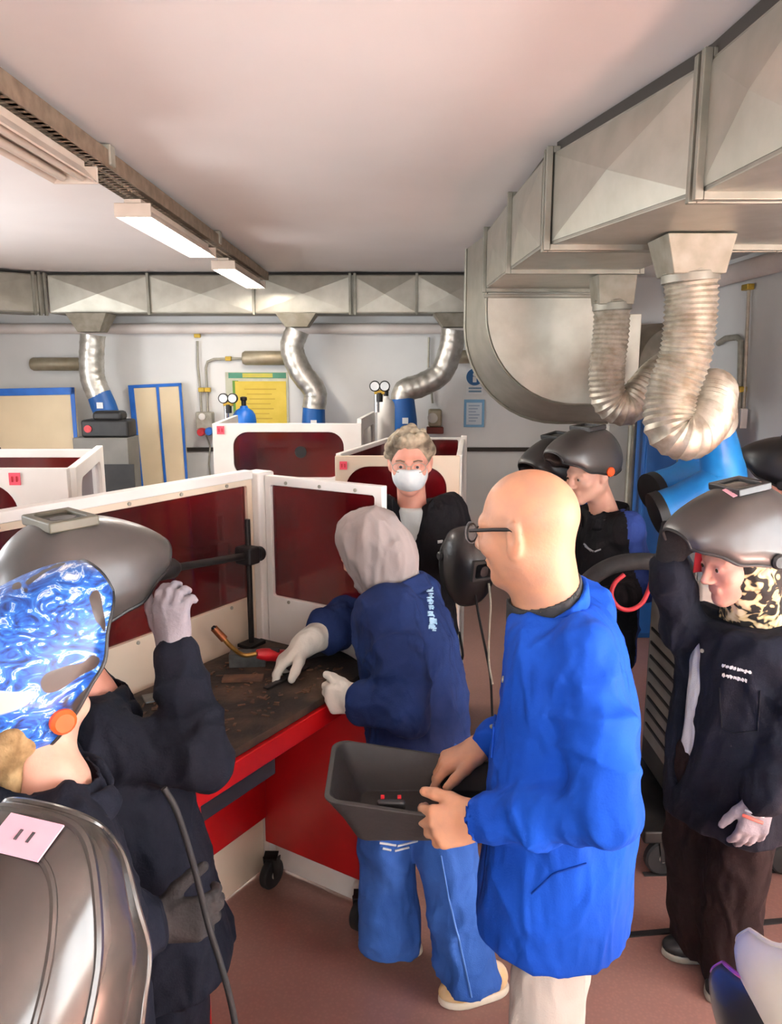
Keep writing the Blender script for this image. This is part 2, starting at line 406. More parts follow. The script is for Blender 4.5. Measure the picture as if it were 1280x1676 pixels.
# --- near duct on the right
pl = [np.array(p) for p in ((.82, 1.0, 0), (.767, 2.03, 0), (.56, 2.86, 0))]
pr = [np.array(p) for p in ((1.10, 1.0, 0), (1.14, 2.03, 0), (1.38, 2.86, 0))]
nd = thing('ventilation_duct', 'wide galvanised duct box with crossed creases nearest the camera at upper right', 'duct', (.9, 2.0, DZ0))
NZ0, NZ1 = 2.325, 2.625
MB().ring([[z(l, NZ0), z(r, NZ0), z(r, NZ1), z(l, NZ1)] for l, r in zip(pl, pr)]).obj('duct_core', M_galv2, nd)
MB().ring([[z(l * .98 + r * .02, NZ1), z(r, NZ1), z(r, CEIL - .005), z(l * .98 + r * .02, CEIL - .005)] for l, r in zip(pl, pr)]).obj('gasket', M_gasket, nd)
mk = lambda a, b, s: a + (b - a) * s
for i, (s0, s1) in ((0, (.0, .5)), (0, (.5, .985)), (1, (.025, .965))):
    q0, q1 = mk(pl[i], pl[i + 1], s0), mk(pl[i], pl[i + 1], s1); d_ = q1 - q0; n_ = np.array([-d_[1], d_[0], 0]) ; n_ = n_ if n_[0] < 0 else -n_
    n_ = n_ / np.linalg.norm(n_); q0 = q0 + n_ * .003; q1 = q1 + n_ * .003
    cross_panel(z(q0, NZ0 + .008), z(q1, NZ0 + .008), z(q1, NZ1 - .008), z(q0, NZ1 - .008), n_, .022).obj('panel', M_galv, nd)
    r0, r1 = mk(pr[i], pr[i + 1], s0), mk(pr[i], pr[i + 1], s1); l0, l1 = mk(pl[i], pl[i + 1], s0), mk(pl[i], pl[i + 1], s1)
    cross_panel(z(l0, NZ0 - .003), z(r0, NZ0 - .003), z(r1, NZ0 - .003), z(l1, NZ0 - .003), (0, 0, -1), .008).obj('panel', M_galv, nd)
def flange_ring(l, r, z0, z1, parent, w=.022, pro=.022):
    d_ = (r - l) / np.linalg.norm(r - l); R = frame_of(d_, (0, 0, 1)); m = (l + r) / 2; L = np.linalg.norm(r - l)
    for (c, s) in ((z(l - d_ * pro / 2, (z0 + z1) / 2), (pro, w, z1 - z0 + 2 * pro)), (z(r + d_ * pro / 2, (z0 + z1) / 2), (pro, w, z1 - z0 + 2 * pro)),
                   (z(m, z0 - pro / 2), (L, w, pro)), (z(m, z1 + pro / 2), (L, w, pro))):
        MB().box(c, s, R).obj('flange', M_galv2, parent, bevel=.003)
for off in (-.022, .022):
    o2 = np.array([0, off, 0]); flange_ring(pl[1] + o2, pr[1] + o2, NZ0, NZ1, nd)
    flange_ring(pl[2] + o2 + np.array([0, .005, 0]), pr[2] + o2 + np.array([0, .005, 0]), NZ0, NZ1, nd)
# --- far section
fl = [np.array((.545, 2.91, 0)), np.array((.53, 3.55, 0)), np.array((.525, 4.40, 0))]
fr = [np.array((1.10, 2.91, 0)), np.array((1.10, 3.55, 0)), np.array((1.12, 4.40, 0))]
fd = thing('ventilation_duct', 'straight galvanised duct section between the wide duct box and the big round elbow', 'duct', (.8, 3.6, DZ0))
MB().ring([[z(l, NZ0), z(r, NZ0), z(r, NZ1), z(l, NZ1)] for l, r in zip(fl, fr)]).obj('duct_core', M_galv2, fd)
MB().box((.815, 3.66, (NZ1 + CEIL) / 2 - .003), (.5, 1.4, CEIL - NZ1 - .01)).obj('gasket', M_gasket, fd)
for i in (0, 1):
    q0, q1 = mk(fl[i], fl[i + 1], .03), mk(fl[i], fl[i + 1], .97)
    cross_panel(z(q0, NZ0 + .008) - np.array([.003, 0, 0]), z(q1, NZ0 + .008) - np.array([.003, 0, 0]), z(q1, NZ1 - .008) - np.array([.003, 0, 0]), z(q0, NZ1 - .008) - np.array([.003, 0, 0]), (-1, 0, 0), .022).obj('panel', M_galv, fd)
    r0, r1 = mk(fr[i], fr[i + 1], .03), mk(fr[i], fr[i + 1], .97)
    cross_panel(z(q0, NZ0 - .003), z(r0, NZ0 - .003), z(r1, NZ0 - .003), z(q1, NZ0 - .003), (0, 0, -1), .008).obj('panel', M_galv, fd)
for i in (1, 2): flange_ring(fl[i], fr[i], NZ0, NZ1, fd)
# --- big elbow turning down towards the extraction unit
el = thing('duct_elbow', 'big galvanised duct elbow with rounded outer side beside the blue sign', 'duct', (.85, 4.7, 1.55))
def elbow_outline(x0, zt, zb, rad, xr_, inner):
    out = [(x0, zt)]
    for k in range(13):
        a = math.radians(180 + 90 * k / 12); out.append((x0 + rad + rad * math.cos(a), zb + rad + rad * math.sin(a)))
    out.append((xr_, zb)); out.append((xr_, zb + .5))
    for k in range(7):
        a = math.radians(270 - 90 * k / 6); out.append((inner + .12 + .12 * math.cos(a), zb + .62 + .12 * math.sin(a)))
    out.append((inner, zt)); return out
oF = elbow_outline(.535, 2.62, 1.69, .52, 1.40, 1.12)
oB = elbow_outline(.47, 2.62, 1.55, .60, 1.40, 1.12)
MB().ring([[(x, 4.42, z_) for x, z_ in oF], [(x, 4.98, z_) for x, z_ in oB]]).obj('body', M_galv, el, bevel=.004)
MB().tube([(x - .004, 4.425, z_ - .004) for x, z_ in oF[:15]], .009, 6).obj('seam_bead', M_galv2, el, smooth=True)
MB().tube([(x - .004, 4.975, z_ - .004) for x, z_ in oB[:15]], .011, 6).obj('seam_bead', M_galv2, el, smooth=True)
MB().box((.83, 4.405, 2.285), (.63, .03, .02)).obj('flange', M_galv2, el, bevel=.003)
# --- white round housing and round pipe stubs behind the hoses
fan = thing('fan_housing', 'grey round fan housing behind the flexible hoses at the big elbow', 'fan housing', (1.75, 5.2, 1.5))
c0 = W(1082, 600, 5.1); MB().lathe(c0 + np.array([-.08, 0, 0]), (0.35, -1, 0), [(.05, .22), (.24, .22), (.27, .18), (.27, -.2), (.2, -.24)], 36).obj('drum', M_galv2, fan, smooth=True)
MB().cyl(c0 + np.array([.1, -.2, -.3]), (c0[0] + .1, c0[1] - .2, 0.0), .03, 12).obj('support', M_galv2, fan, smooth=True)
MB().cyl(c0 + np.array([-.1, .2, -.1]), (c0[0] - .1, c0[1] + .2, 0.0), .03, 12).obj('support', M_galv2, fan, smooth=True)

# --- corrugated hoses hanging from the right duct
def corrugated(name, label, pts, r, m, pitch=.018, amp=.045, group=None, collar=None, cat='hose', step=None):
    path = catmull(pts, 24); L = [0]
    for a, b in zip(path[:-1], path[1:]): L.append(L[-1] + np.linalg.norm(b - a))
    st = step or pitch / 2; n = int(L[-1] / st); P = []; R = []
    arr = np.array(path); La = np.array(L)
    for i in range(n + 1):
        s = L[-1] * i / n; P.append(np.array([np.interp(s, La, arr[:, k]) for k in range(3)])); R.append(r * (1 + (amp if i % 2 else -amp)))
    o = thing(name, label, cat, P[-1], group)
    MB().tube(P, R, 22).obj('flexible_tube', m, o, smooth=True).data.shade_smooth()
    return o
Yn = 2.62
hA = corrugated('extraction_hose', 'thick ribbed silver hose looping down nearest the camera from the wide duct box', 
    [W(1130, 440, Yn), W(1131, 500, Yn), W(1122, 580, Yn), W(1098, 650, Yn), W(1098, 700, Yn - .02), W(1128, 712, Yn - .02), W(1156, 685, Yn + .05), W(1166, 645, Yn + .16), W(1166, 650, Yn + .34), W(1171, 692, Yn + .54)], .083, M_hose)
tp = WZ(1130, 404, NZ0); tp[1] = Yn; tp = W(1130, 404, Yn); 
MB().ring([[(tp[0] + sx * .11, Yn + sy * .10, NZ0 - .014) for sx, sy in ((-1, -1), (1, -1), (1, 1), (-1, 1))],
           [(W(1130, 452, Yn)[0] + sx * .083, Yn + sy * .083, W(1130, 452, Yn)[2]) for sx, sy in ((-1, -1), (1, -1), (1, 1), (-1, 1))]]).obj('collar', M_collar, hA, bevel=.004)
MB().cyl(W(1130, 448, Yn), W(1130, 462, Yn), .092, 24).obj('clamp_band', M_galv2, hA, bevel=.002)
Yf = 3.70
hB = corrugated('extraction_hose', 'thinner ribbed silver hose in a U bend from the straight duct section',
    [W(1002, 490, Yf), W(1000, 545, Yf), W(993, 610, Yf), W(998, 655, Yf), W(1025, 668, Yf), W(1052, 640, Yf + .03), W(1078, 612, Yf + .1), W(1110, 598, Yf + .2), W(1134, 650, Yf + .05), W(1135, 722, Yf - .1)], .082, M_hose, pitch=.022)
t2 = W(1002, 468, Yf); t3 = W(1002, 500, Yf)
MB().ring([[(t2[0] + sx * .088, Yf + sy * .088, NZ0 - .014) for sx, sy in ((-1, -1), (1, -1), (1, 1), (-1, 1))],
           [(t3[0] + sx * .078, Yf + sy * .078, t3[2]) for sx, sy in ((-1, -1), (1, -1), (1, 1), (-1, 1))]]).obj('collar', M_collar, hB, bevel=.004)
MB().cyl(W(1002, 496, Yf), W(1002, 508, Yf), .09, 24).obj('clamp_band', M_galv2, hB, bevel=.002)

# --- three smooth pipes dropping from the back duct to blue hoods
def drop(label, pts, hood, r=.105, hr=.115, box=None):
    Yd = 6.62
    P = [W(px, py, Yd) for px, py in pts]
    o = thing('extraction_pipe', label, 'extraction pipe', P[-1], 'drop pipes from the back duct')
    c = P[0]; tpz = DZ0
    sx = box or .17
    MB().ring([[(c[0] + u * sx, Yd + v * .13, tpz - .002) for u, v in ((-1, -1), (1, -1), (1, 1), (-1, 1))],
               [(c[0] + u * r * .92, Yd + v * r * .92, c[2] + .02) for u, v in ((-1, -1), (1, -1), (1, 1), (-1, 1))]]).obj('collar', M_collar, o, bevel=.004)
    path = catmull(P, 10); n = len(path)
    MB().tube(path, [r * (1.035 if i % 4 == 0 else 1.0) for i in range(n)], 22).obj('bend_pipe', M_alu, o, smooth=True)
    a, b = W(*hood[0], Yd), W(*hood[1], Yd)
    MB().tube([a, a * .5 + b * .5, b], [hr * .93, hr, hr * .96], 22).obj('blue_hood', M_bluecab, o, smooth=True)
    d_ = (b - a) / np.linalg.norm(b - a)
    m = (a + b) / 2 + np.array([.01, -hr - .002, .0]); MB().box(m, (.05, .01, .05)).obj('sticker', M_paper, o)
    return o
drop('silver drop pipe with tilted blue hood between the two cream boards', [(152, 548), (150, 585), (152, 620), (163, 648)], ((160, 640), (178, 685)), r=.10, hr=.105)
drop('silver S bend pipe with blue hood beside the yellow poster', [(487, 540), (478, 570), (492, 608), (515, 640), (514, 668)], ((514, 662), (513, 720)), r=.098, hr=.1)
drop('silver S bend pipe with blue hood above the masked woman', [(742, 540), (738, 570), (722, 610), (690, 630), (663, 640), (658, 662)], ((658, 652), (664, 722)), r=.10, hr=.112)

# ================================================================ wall pipes, conduits, signs
def hpipe(name, label, p0, p1, r, m, cat='pipe', cap=True):
    p0, p1 = np.asarray(p0), np.asarray(p1); d_ = (p1 - p0) / np.linalg.norm(p1 - p0)
    L = np.linalg.norm(p1 - p0)
    prof = [(r * .3, 0), (r * .8, r * .12), (r, r * .45), (r, L - r * .45), (r * .8, L - r * .12), (r * .3, L)]
    return tag(MB().lathe(p0, d_, prof, 20).obj(name, m, smooth=True), label, cat)
YW = WY1 - .07
hpipe('supply_pipe', 'tan capped pipe on the back wall left of the tilted blue hood', W(50, 596, YW), W(133, 596, YW), .058, M_pipe)
hpipe('supply_pipe', 'tan capped pipe above the yellow poster', W(396, 586, YW), W(470, 586, YW), .062, M_pipe)
hpipe('supply_pipe', 'tan capped pipe left of the big elbow above the blue sign', W(738, 584, YW), W(800, 584, YW), .058, M_pipe)
bp = thing('boxed_pipe', 'white horizontal pipe along the back wall just below the long duct', 'pipe', (0, WY1 - .06, 2.2))
zp = W(400, 538, WY1 - .06)[2]
MB().cyl((WX0 + .01, WY1 - .06, zp), (WX1 - .01, WY1 - .06, zp), .045, 18).obj('pipe_run', M_whitepipe, bp, smooth=True)
rp = thing('boxed_pipe', 'white horizontal pipe along the right wall at upper right', 'pipe', (WX1 - .075, 5, 2.5))
pz = WX(1282, 424, WX1 - .075)
MB().cyl((WX1 - .075, 3.6, pz[2]), (WX1 - .075, WY1 - .12, pz[2] - .01), .068, 20).obj('pipe_run', M_whitepipe, rp, smooth=True)
cd = thing('conduit', 'two thin grey conduits with yellow clamps leading down to the switch box', 'conduit', W(332, 690, WY1 - .03))
YC = WY1 - .03
MB().tube([W(323, 558, YC), W(324, 600, YC), W(328, 640, YC), W(330, 675, YC)], .011, 10).obj('conduit_pipe', M_conduit, cd, smooth=True)
MB().tube([W(395, 587, YC), W(350, 588, YC), W(340, 592, YC), W(337, 602, YC), W(339, 640, YC), W(340, 675, YC)], .012, 10).obj('conduit_pipe', M_conduit, cd, smooth=True)
for q in ((323, 549), (330, 638), (340, 638), (374, 587)):
    MB().box(W(*q, YC - .005), (.055, .04, .04)).obj('clamp', M_brass, cd, bevel=.006)
sb = thing('switch_box', 'grey wall switch box with one red and one blue round socket', 'switch box', W(336, 690, WY1 - .05))
MB().box(W(336, 688, WY1 - .052), (.15, .1, .15)).obj('box', M_conduit, sb, bevel=.01)
for q, m in (((330, 707), M_redplastic), ((343, 706), M_bluebottle)):
    c = W(*q, WY1 - .12); MB().lathe(c, (0, -1, 0), [(.036, -.06), (.036, .03), (.03, .045), (.01, .045)], 18).obj('socket', m, sb, smooth=True)
MB().lathe(W(331, 682, WY1 - .1), (0, -1, 0), [(.03, 0), (.03, .015), (.02, .02)], 18).obj('dial', M_white, sb, smooth=True)
tag(MB().tube([W(337, 712, YC), W(344, 730, YC), W(342, 760, YC), W(347, 800, YC)], .008, 8).obj('power_cable', M_conduit, smooth=True), 'thin grey cable hanging below the switch box', 'cable')
# conduits on the right wall
XR = WX1 - .03
rc = thing('conduit', 'thin grey conduits with yellow clamps on the right wall beside the silver hose', 'conduit', WX(1218, 690, XR))
MB().tube([WX(1226, 470, XR), WX(1222, 560, XR), WX(1216, 700, XR)], .012, 10).obj('conduit_pipe', M_conduit, rc, smooth=True)
MB().tube([WX(1176, 562, XR), WX(1188, 554, XR), WX(1206, 552, XR), WX(1213, 558, XR), WX(1212, 620, XR), WX(1210, 690, XR)], .022, 12).obj('conduit_pipe', M_conduit, rc, smooth=True)
for q in ((1224, 470), (1212, 637)):
    MB().box(WX(*q, XR - .01), (.05, .1, .04)).obj('clamp', M_brass, rc, bevel=.006)
MB().box(WX(1216, 685, XR - .01), (.05, .035, .14)).obj('socket_box', M_white, rc, bevel=.006)
# poster
YP = WY1 - .012
def panel_px(px0, py0, px1, py1, Y, th=.012):
    a, b = W(px0, py1, Y), W(px1, py0, Y)
    return MB().box(((a[0] + b[0]) / 2, Y, (a[2] + b[2]) / 2), (b[0] - a[0], th, b[2] - a[2]))
po = thing('wall_poster', 'yellow wall chart with a green header band beside the blue bottle', 'poster', W(422, 690, YP))
panel_px(373, 609, 471, 720, YP).obj('backing', mat('poster_edge', S(196, 196, 176), 0.7, col2=S(180, 182, 160), scale=9), po)
panel_px(374, 610, 468, 619, YP - .008, .006).obj('header', mat('poster_green', S(60, 124, 96), 0.6, col2=S(84, 150, 124), scale=4), po)
panel_px(397, 611, 446, 618, YP - .012, .004).obj('title_strip', mat('poster_title', S(196, 186, 66), 0.6, col2=S(186, 174, 80), scale=20), po)
panel_px(384, 623, 390, 718, YP - .008, .006).obj('side_band', mat('poster_green2', S(96, 140, 50), 0.6), po)
panel_px(388, 624, 468, 718, YP - .01, .006).obj('sheet', mat('poster_yellow', S(216, 190, 76), 0.6, col2=S(206, 180, 62), scale=7), po)
for k in range(7):
    y = 636 + k * 8; panel_px(400 + (k % 3) * 4, y, 452 - (k * 7) % 12, y + 2, YP - .014, .002).obj('text_line', mat('poster_ink', S(190, 160, 60), 0.7), po)
# mandatory sign and notice
sg = thing('safety_sign', 'round blue mandatory sign with a white figure on the back wall', 'sign', W(777, 640, YP))
panel_px(763, 603, 792, 645, YP).obj('plate', M_paper, sg)
c = W(777, 617, YP - .008); MB().lathe(c, (0, -1, 0), [(.075, -.004), (.075, .004), (.01, .004)], 28).obj('disc', M_signblue, sg, smooth=True)
MB().lathe(c + np.array([0, -.005, .022]), (0, -1, 0), [(.017, -.003), (.017, .003), (.005, .003)], 16).obj('figure_head', M_paper, sg)
MB().box(c + np.array([0, -.005, -.022]), (.034, .005, .05)).obj('figure_body', M_paper, sg, bevel=.002)
for k in range(2): panel_px(767, 634 + 5 * k, 788, 637 + 5 * k, YP - .008, .003).obj('text_line', mat('sign_text', S(120, 150, 172), 0.7), sg)
nt_ = thing('notice', 'white notice sheet with a light blue border under the round blue sign', 'notice', W(776, 677, YP))
panel_px(759, 654, 793, 699, YP).obj('border', mat('notice_blue', S(120, 170, 206), 0.6), nt_)
panel_px(763, 659, 789, 695, YP - .008, .004).obj('sheet', mat('notice_sheet', S(206, 216, 224), 0.7), nt_)
for k in range(6): panel_px(767, 663 + 5 * k, 785 - (k % 3) * 3, 665 + 5 * k, YP - .011, .002).obj('text_line', mat('notice_ink', S(150, 170, 190), 0.7), nt_)

# ================================================================ ceiling lights and perforated tray
LX = -1.05
tr = thing('cable_tray', 'long perforated metal cable tray under the ceiling above the strip lights', 'cable tray', (LX, 3.5, 2.6))
for x, nm in ((LX - .06, 'tray_side'), (LX + .06, 'tray_side')):
    MB().box((x, 3.3, 2.615), (.004, 6.3, .06)).obj(nm, M_tray, tr)
for x in (LX - .045, LX - .0, LX + .045): MB().box((x, 3.3, 2.586), (.026, 6.3, .003)).obj('tray_floor', M_tray, tr)
ms = MB()
for k in range(157): ms.box((LX, .17 + k * .04, 2.586), (.12, .02, .003))
tag(ms.obj('cross_strip', M_tray, tr), kind='stuff')
for y in (2.9, 4.65):
    MB().box((LX, y, 2.63), (.14, .05, .07)).obj('bracket', M_conduit, tr, bevel=.004)
def fixture(y0, y1, lit, label):
    f = thing('strip_light', label, 'strip light', (LX, (y0 + y1) / 2, 2.49), 'strip lights')
    zc = 2.52
    MB().box((LX, (y0 + y1) / 2, zc + .03), (.07, y1 - y0, .04)).obj('housing', M_fix, f, bevel=.004)
    for s in (-1, 1):
        MB().add([(LX + s * .03, y0, zc + .03), (LX + s * .075, y0, zc - .018), (LX + s * .075, y1, zc - .018), (LX + s * .03, y1, zc + .03),
                  (LX + s * .027, y0, zc + .027), (LX + s * .071, y0, zc - .022), (LX + s * .071, y1, zc - .022), (LX + s * .027, y1, zc + .027)],
                 [(0, 1, 2, 3), (4, 7, 6, 5), (0, 4, 5, 1), (1, 5, 6, 2), (2, 6, 7, 3), (3, 7, 4, 0)]).obj('reflector', M_fix, f)
        MB().cyl((LX + s * .032, y0 + .03, zc - .008), (LX + s * .032, y1 - .03, zc - .008), .013, 14).obj('tube', M_tube if lit else M_tube_off, f, smooth=True)
    for y in (y0, y1): MB().box((LX, y, zc + .005), (.15, .012, .055)).obj('end_cap', M_fix, f, bevel=.003)
    for y in (y0 + .12, y1 - .12): MB().box((LX, y, zc + .055), (.03, .03, .012)).obj('hanger', M_gasket, f)
fixture(1.5, 2.72, False, 'unlit strip light nearest the camera under the cable tray')
fixture(3.30, 4.48, True, 'lit strip light in the middle of the row under the cable tray')
fixture(5.02, 6.20, True, 'lit strip light furthest away in front of the back duct')

# ================================================================ welding booths
def plate_with_hole(w, h, hw, hh, hx, hy, r, th, n=8):
    """plate in local (u, v) with a rounded hole, extruded along t: returns (verts(u, t, v), faces)"""
    inner = []; outer = []
    for (sx, sy, a0) in ((1, 1, 0), (-1, 1, 90), (-1, -1, 180), (1, -1, 270)):
        for k in range(n + 1):
            a = math.radians(a0 + 90 * k / n); t = k / n
            ix = hx + sx * (hw / 2 - r) + r * math.cos(a); iy = hy + sy * (hh / 2 - r) + r * math.sin(a)
            inner.append((ix, iy))
            ox, oy = sx * w / 2, sy * h / 2
            first_is_x = (sx * sy > 0)          # arc starts on the vertical side for (+,+) and (-,-)
            if t < .5:
                if first_is_x: q = (ox, iy if k == 0 else iy + (oy - iy) * (t * 2))
                else: q = (ix if k == 0 else ix + (ox - ix) * (t * 2), oy)
            elif t > .5:
                if first_is_x: q = (ix if k == n else ix + (ox - ix) * (2 - 2 * t), oy)
                else: q = (ox, iy if k == n else iy + (oy - iy) * (2 - 2 * t))
            else: q = (ox, oy)
            outer.append(q)
    N = len(inner); vs = []
    for t in (0, th):
        vs += [(x, t, y) for x, y in inner] + [(x, t, y) for x, y in outer]
    fs = []
    for k in range(N):
        j = (k + 1) % N
        fs.append((k, j, N + j, N + k)); fs.append((2 * N + j, 2 * N + k, 3 * N + k, 3 * N + j))
        fs.append((j, k, 2 * N + k, 2 * N + j)); fs.append((N + k, N + j, 3 * N + j, 3 * N + k))
    return vs, fs
def booth_panel(parent, p0, p1, z0, z1, hole, r=.06, th=.03, mframe=None, mfilm=None, bolts=0, name='panel'):
    """upright panel from plan point p0 to p1; hole = (s0, s1, h0, h1) distances from p0 and absolute heights"""
    p0, p1 = np.array([*p0, 0.]), np.array([*p1, 0.]); L = np.linalg.norm(p1 - p0); u = (p1 - p0) / L; t = np.array([-u[1], u[0], 0])
    s0, s1, h0, h1 = hole
    vs, fs = plate_with_hole(L, z1 - z0, s1 - s0, h1 - h0, (s0 + s1) / 2 - L / 2, (h0 + h1) / 2 - (z0 + z1) / 2, r, th)
    c = (p0 + p1) / 2 + np.array([0, 0, (z0 + z1) / 2])
    f = MB().add([c + u * v[0] + t * (v[1] - th / 2) + np.array([0, 0, v[2]]) for v in vs], fs).obj(name + '_frame', mframe or M_white, parent, bevel=.003)
    cc = p0 + u * (s0 + s1) / 2 + np.array([0, 0, (h0 + h1) / 2])
    R = np.column_stack([u, t, [0, 0, 1]])
    film = MB().box(cc, (s1 - s0 + .02, .004, h1 - h0 + .02), R).obj('red_screen' if mfilm is None else 'clear_screen', mfilm or M_redfilm, parent)
    for k in range(bolts):
        s = s0 + (s1 - s0) * (k + .5) / bolts
        for hh in (h0 - .012, h1 + .012):
            q = p0 + u * s + np.array([0, 0, hh])
            MB().cyl(q - t * (th / 2 + .004), q + t * (th / 2 + .004), .006, 10).obj('bolt', M_conduit, parent)
    return f
def label_on(parent, c, size, R=None, text=True):
    MB().box(c, (size, .003, size * 1.1), R).obj('number_label', M_pink, parent)
    if text:
        for dx in (-.2, .2): MB().box(np.asarray(c) + (R @ np.array([dx * size, -.003, 0]) if R is not None else np.array([dx * size, -.003, 0])), (size * .12, .002, size * .5), R).obj('number_mark', M_redplastic, parent)

D2 = np.array([.53, .85]) / np.linalg.norm([.53, .85]); N2 = np.array([D2[1], -D2[0]])
def TP(s, n): return D2 * s + N2 * n
def TP3(s, n, z_): p = TP(s, n); return np.array([p[0], p[1], z_])
RT = np.column_stack([[D2[0], D2[1], 0], [-D2[1], D2[0], 0], [0, 0, 1]])
# --- main booth round the table
TOPZ = 1.53
post = np.array([-.47, 2.68])
mbth = thing('welding_booth', 'white welding booth with dark red screens around the red work table', 'booth', (post[0], post[1], 0))
MB().box((post[0], post[1], TOPZ / 2 + .005), (.085, .085, TOPZ + .01), RT).obj('corner_post', M_white, mbth, bevel=.008)
q0 = post - D2 * .045; q1 = post - D2 * 1.30
booth_panel(mbth, q0, q1, .02, TOPZ, (.025, 1.22, 1.10, TOPZ - .032), r=.01, th=.03, mframe=M_cream, bolts=6)
for hh in (TOPZ + .004,):
    MB().box(np.array([*((q0 + q1) / 2), hh]), (1.255, .04, .03), RT).obj('top_rail', M_white, mbth, bevel=.003)
r0 = post + N2 * .045; r1 = post + N2 * .53
booth_panel(mbth, r0, r1, .02, TOPZ, (.025, .455, 1.10, TOPZ - .032), r=.01, th=.03, bolts=3)
e0 = q1 + N2 * .02
booth_panel(mbth, q1 + N2 * .0 - D2 * .02, q1 - N2 * .9 - D2 * .02, .02, TOPZ - .03, (.06, .84, 1.05, TOPZ - .10), r=.04, th=.03)
# --- second booth behind, wide red window
b3 = thing('welding_booth', 'white booth panel with a wide rounded red window below the yellow poster', 'booth', (-.7, 5.2, 0))
x0, x1 = W(350, 740, 5.2)[0], W(592, 740, 5.2)[0]
ztop = W(470, 693, 5.2)[2]; zw1 = W(470, 707, 5.2)[2]; zw0 = W(470, 781, 5.2)[2]
h0_, h1_ = W(383, 740, 5.2)[0] - x0, W(563, 740, 5.2)[0] - x0
booth_panel(b3, (x0, 5.2), (x1, 5.2), .02, ztop, (h0_, h1_, zw0, zw1), r=.10, th=.03)
booth_panel(b3, (x1 - .015, 5.22), (x1 + .06, 6.1), .02, ztop + .03, (.08, .8, zw0, zw1), r=.08, th=.03)
booth_panel(b3, (x0 + .015, 5.22), (x0 - .02, 6.1), .02, ztop, (.08, .8, zw0, zw1), r=.08, th=.03)
label_on(b3, W(361, 704, 5.18), .05)
MB().lathe(W(492, 740, 5.19), (0, -1, 0), [(.04, -.004), (.04, .004), (.008, .004)], 18).obj('screen_disc', M_black, b3)
# --- third booth behind the masked woman
b4 = thing('welding_booth', 'small white booth with an arched red window behind the masked woman', 'booth', (.05, 3.7, 0))
xa, xb = W(549, 780, 3.3)[0], W(752, 780, 3.3)[0]
zt = W(650, 746, 3.3)[2]
booth_panel(b4, (xa, 3.3), (xb, 3.3), .02, zt, (W(566, 780, 3.3)[0] - xa, W(731, 780, 3.3)[0] - xa, .95, W(650, 763, 3.3)[2]), r=.10, th=.03, mframe=M_cream)
zt2 = W(700, 716, 4.1)[2]
xc, xd = W(636, 720, 4.1)[0], W(756, 720, 4.1)[0]
booth_panel(b4, (xc, 4.1), (xd, 4.1), .02, zt2, (.05, xd - xc - .02, .6, zt2 - .012), r=.01, th=.02)
booth_panel(b4, (xa + .012, 3.33), (xc, 4.09), .02, zt2, (.08, .72, .6, zt2 - .02), r=.02, th=.025)
MB().box((xd + .012, 4.1, zt2 / 2), (.03, .04, zt2 + .02)).obj('corner_post', M_white, b4, bevel=.004)
booth_panel(b4, (xb + .0, 3.33), (xd + .0, 4.07), .02, zt, (.06, .70, .6, zt - .03), r=.02, th=.025)
label_on(b4, W(562, 762, 3.28), .032)
# --- fourth booth at the left
b5 = thing('welding_booth', 'white booth with clear side window at the far left below the cream board', 'booth', (-1.5, 3.3, 0))
zl = W(60, 766, 2.85)[2]
xq = W(112, 770, 2.85)[0]; xs_ = W(163, 730, 3.7)[0]; zs_ = W(160, 729, 3.7)[2]
booth_panel(b5, (-2.15, 2.85), (xq, 2.85), .02, zl, (.10, xq + 2.15 - W(112, 800, 2.85)[0] + W(28, 800, 2.85)[0], .75, W(0, 790, 2.85)[2]), r=.12, th=.03)
booth_panel(b5, (xq + .0, 2.88), (xs_, 3.7), .02, zs_, (.10, .74, 1.02, zs_ - .06), r=.07, th=.03, mfilm=M_clear)
booth_panel(b5, (xs_ - .02, 3.72), (-2.5, 3.72), .02, zs_ - .02, (.03, 1.05, .7, zs_ - .06), r=.02, th=.02)
label_on(b5, W(24, 784, 2.83), .042)

# ================================================================ red work table
TZ = .95
tb = thing('work_table', 'red wheeled welding table with a sooty black steel top', 'table', TP3(1.55, -1.55, 0))
S0, S1, NB, NF = 1.15, 1.97, -1.775, -1.285
top = MB().box(TP3((S0 + S1) / 2, (NB + NF) / 2, TZ - .012), (S1 - S0, NF - NB, .024), RT).obj('table_top', M_tabletop, tb, bevel=.003)
MB().box(TP3((S0 + S1) / 2, NF - .005, TZ - .055), (S1 - S0, .035, .06), RT).obj('front_rail', M_red, tb, bevel=.004)
MB().box(TP3(S0 + .18, NF - .02, TZ - .11), (.30, .02, .075), RT).obj('under_rail_panel', mat('dark_navy_steel', S(22, 28, 38), 0.5, col2=S(16, 20, 28), scale=10), tb, bevel=.004)  # dark navy panel just below the red front rail
MB().box(TP3(S1 - .012, (NB + NF) / 2, .542), (.022, NF - NB - .02, .756), RT).obj('end_panel', M_red, tb, bevel=.003)
MB().box(TP3((S0 + S1) / 2 + .0, NB + .012, .595), (S1 - S0 - .05, .022, .65), RT).obj('back_panel', M_red, tb, bevel=.003)
for s_, n_ in ((S0 + .03, NF - .03), (S0 + .03, NB + .03)):
    MB().box(TP3(s_, n_, .52), (.045, .045, .80), RT).obj('leg', M_red, tb, bevel=.004)
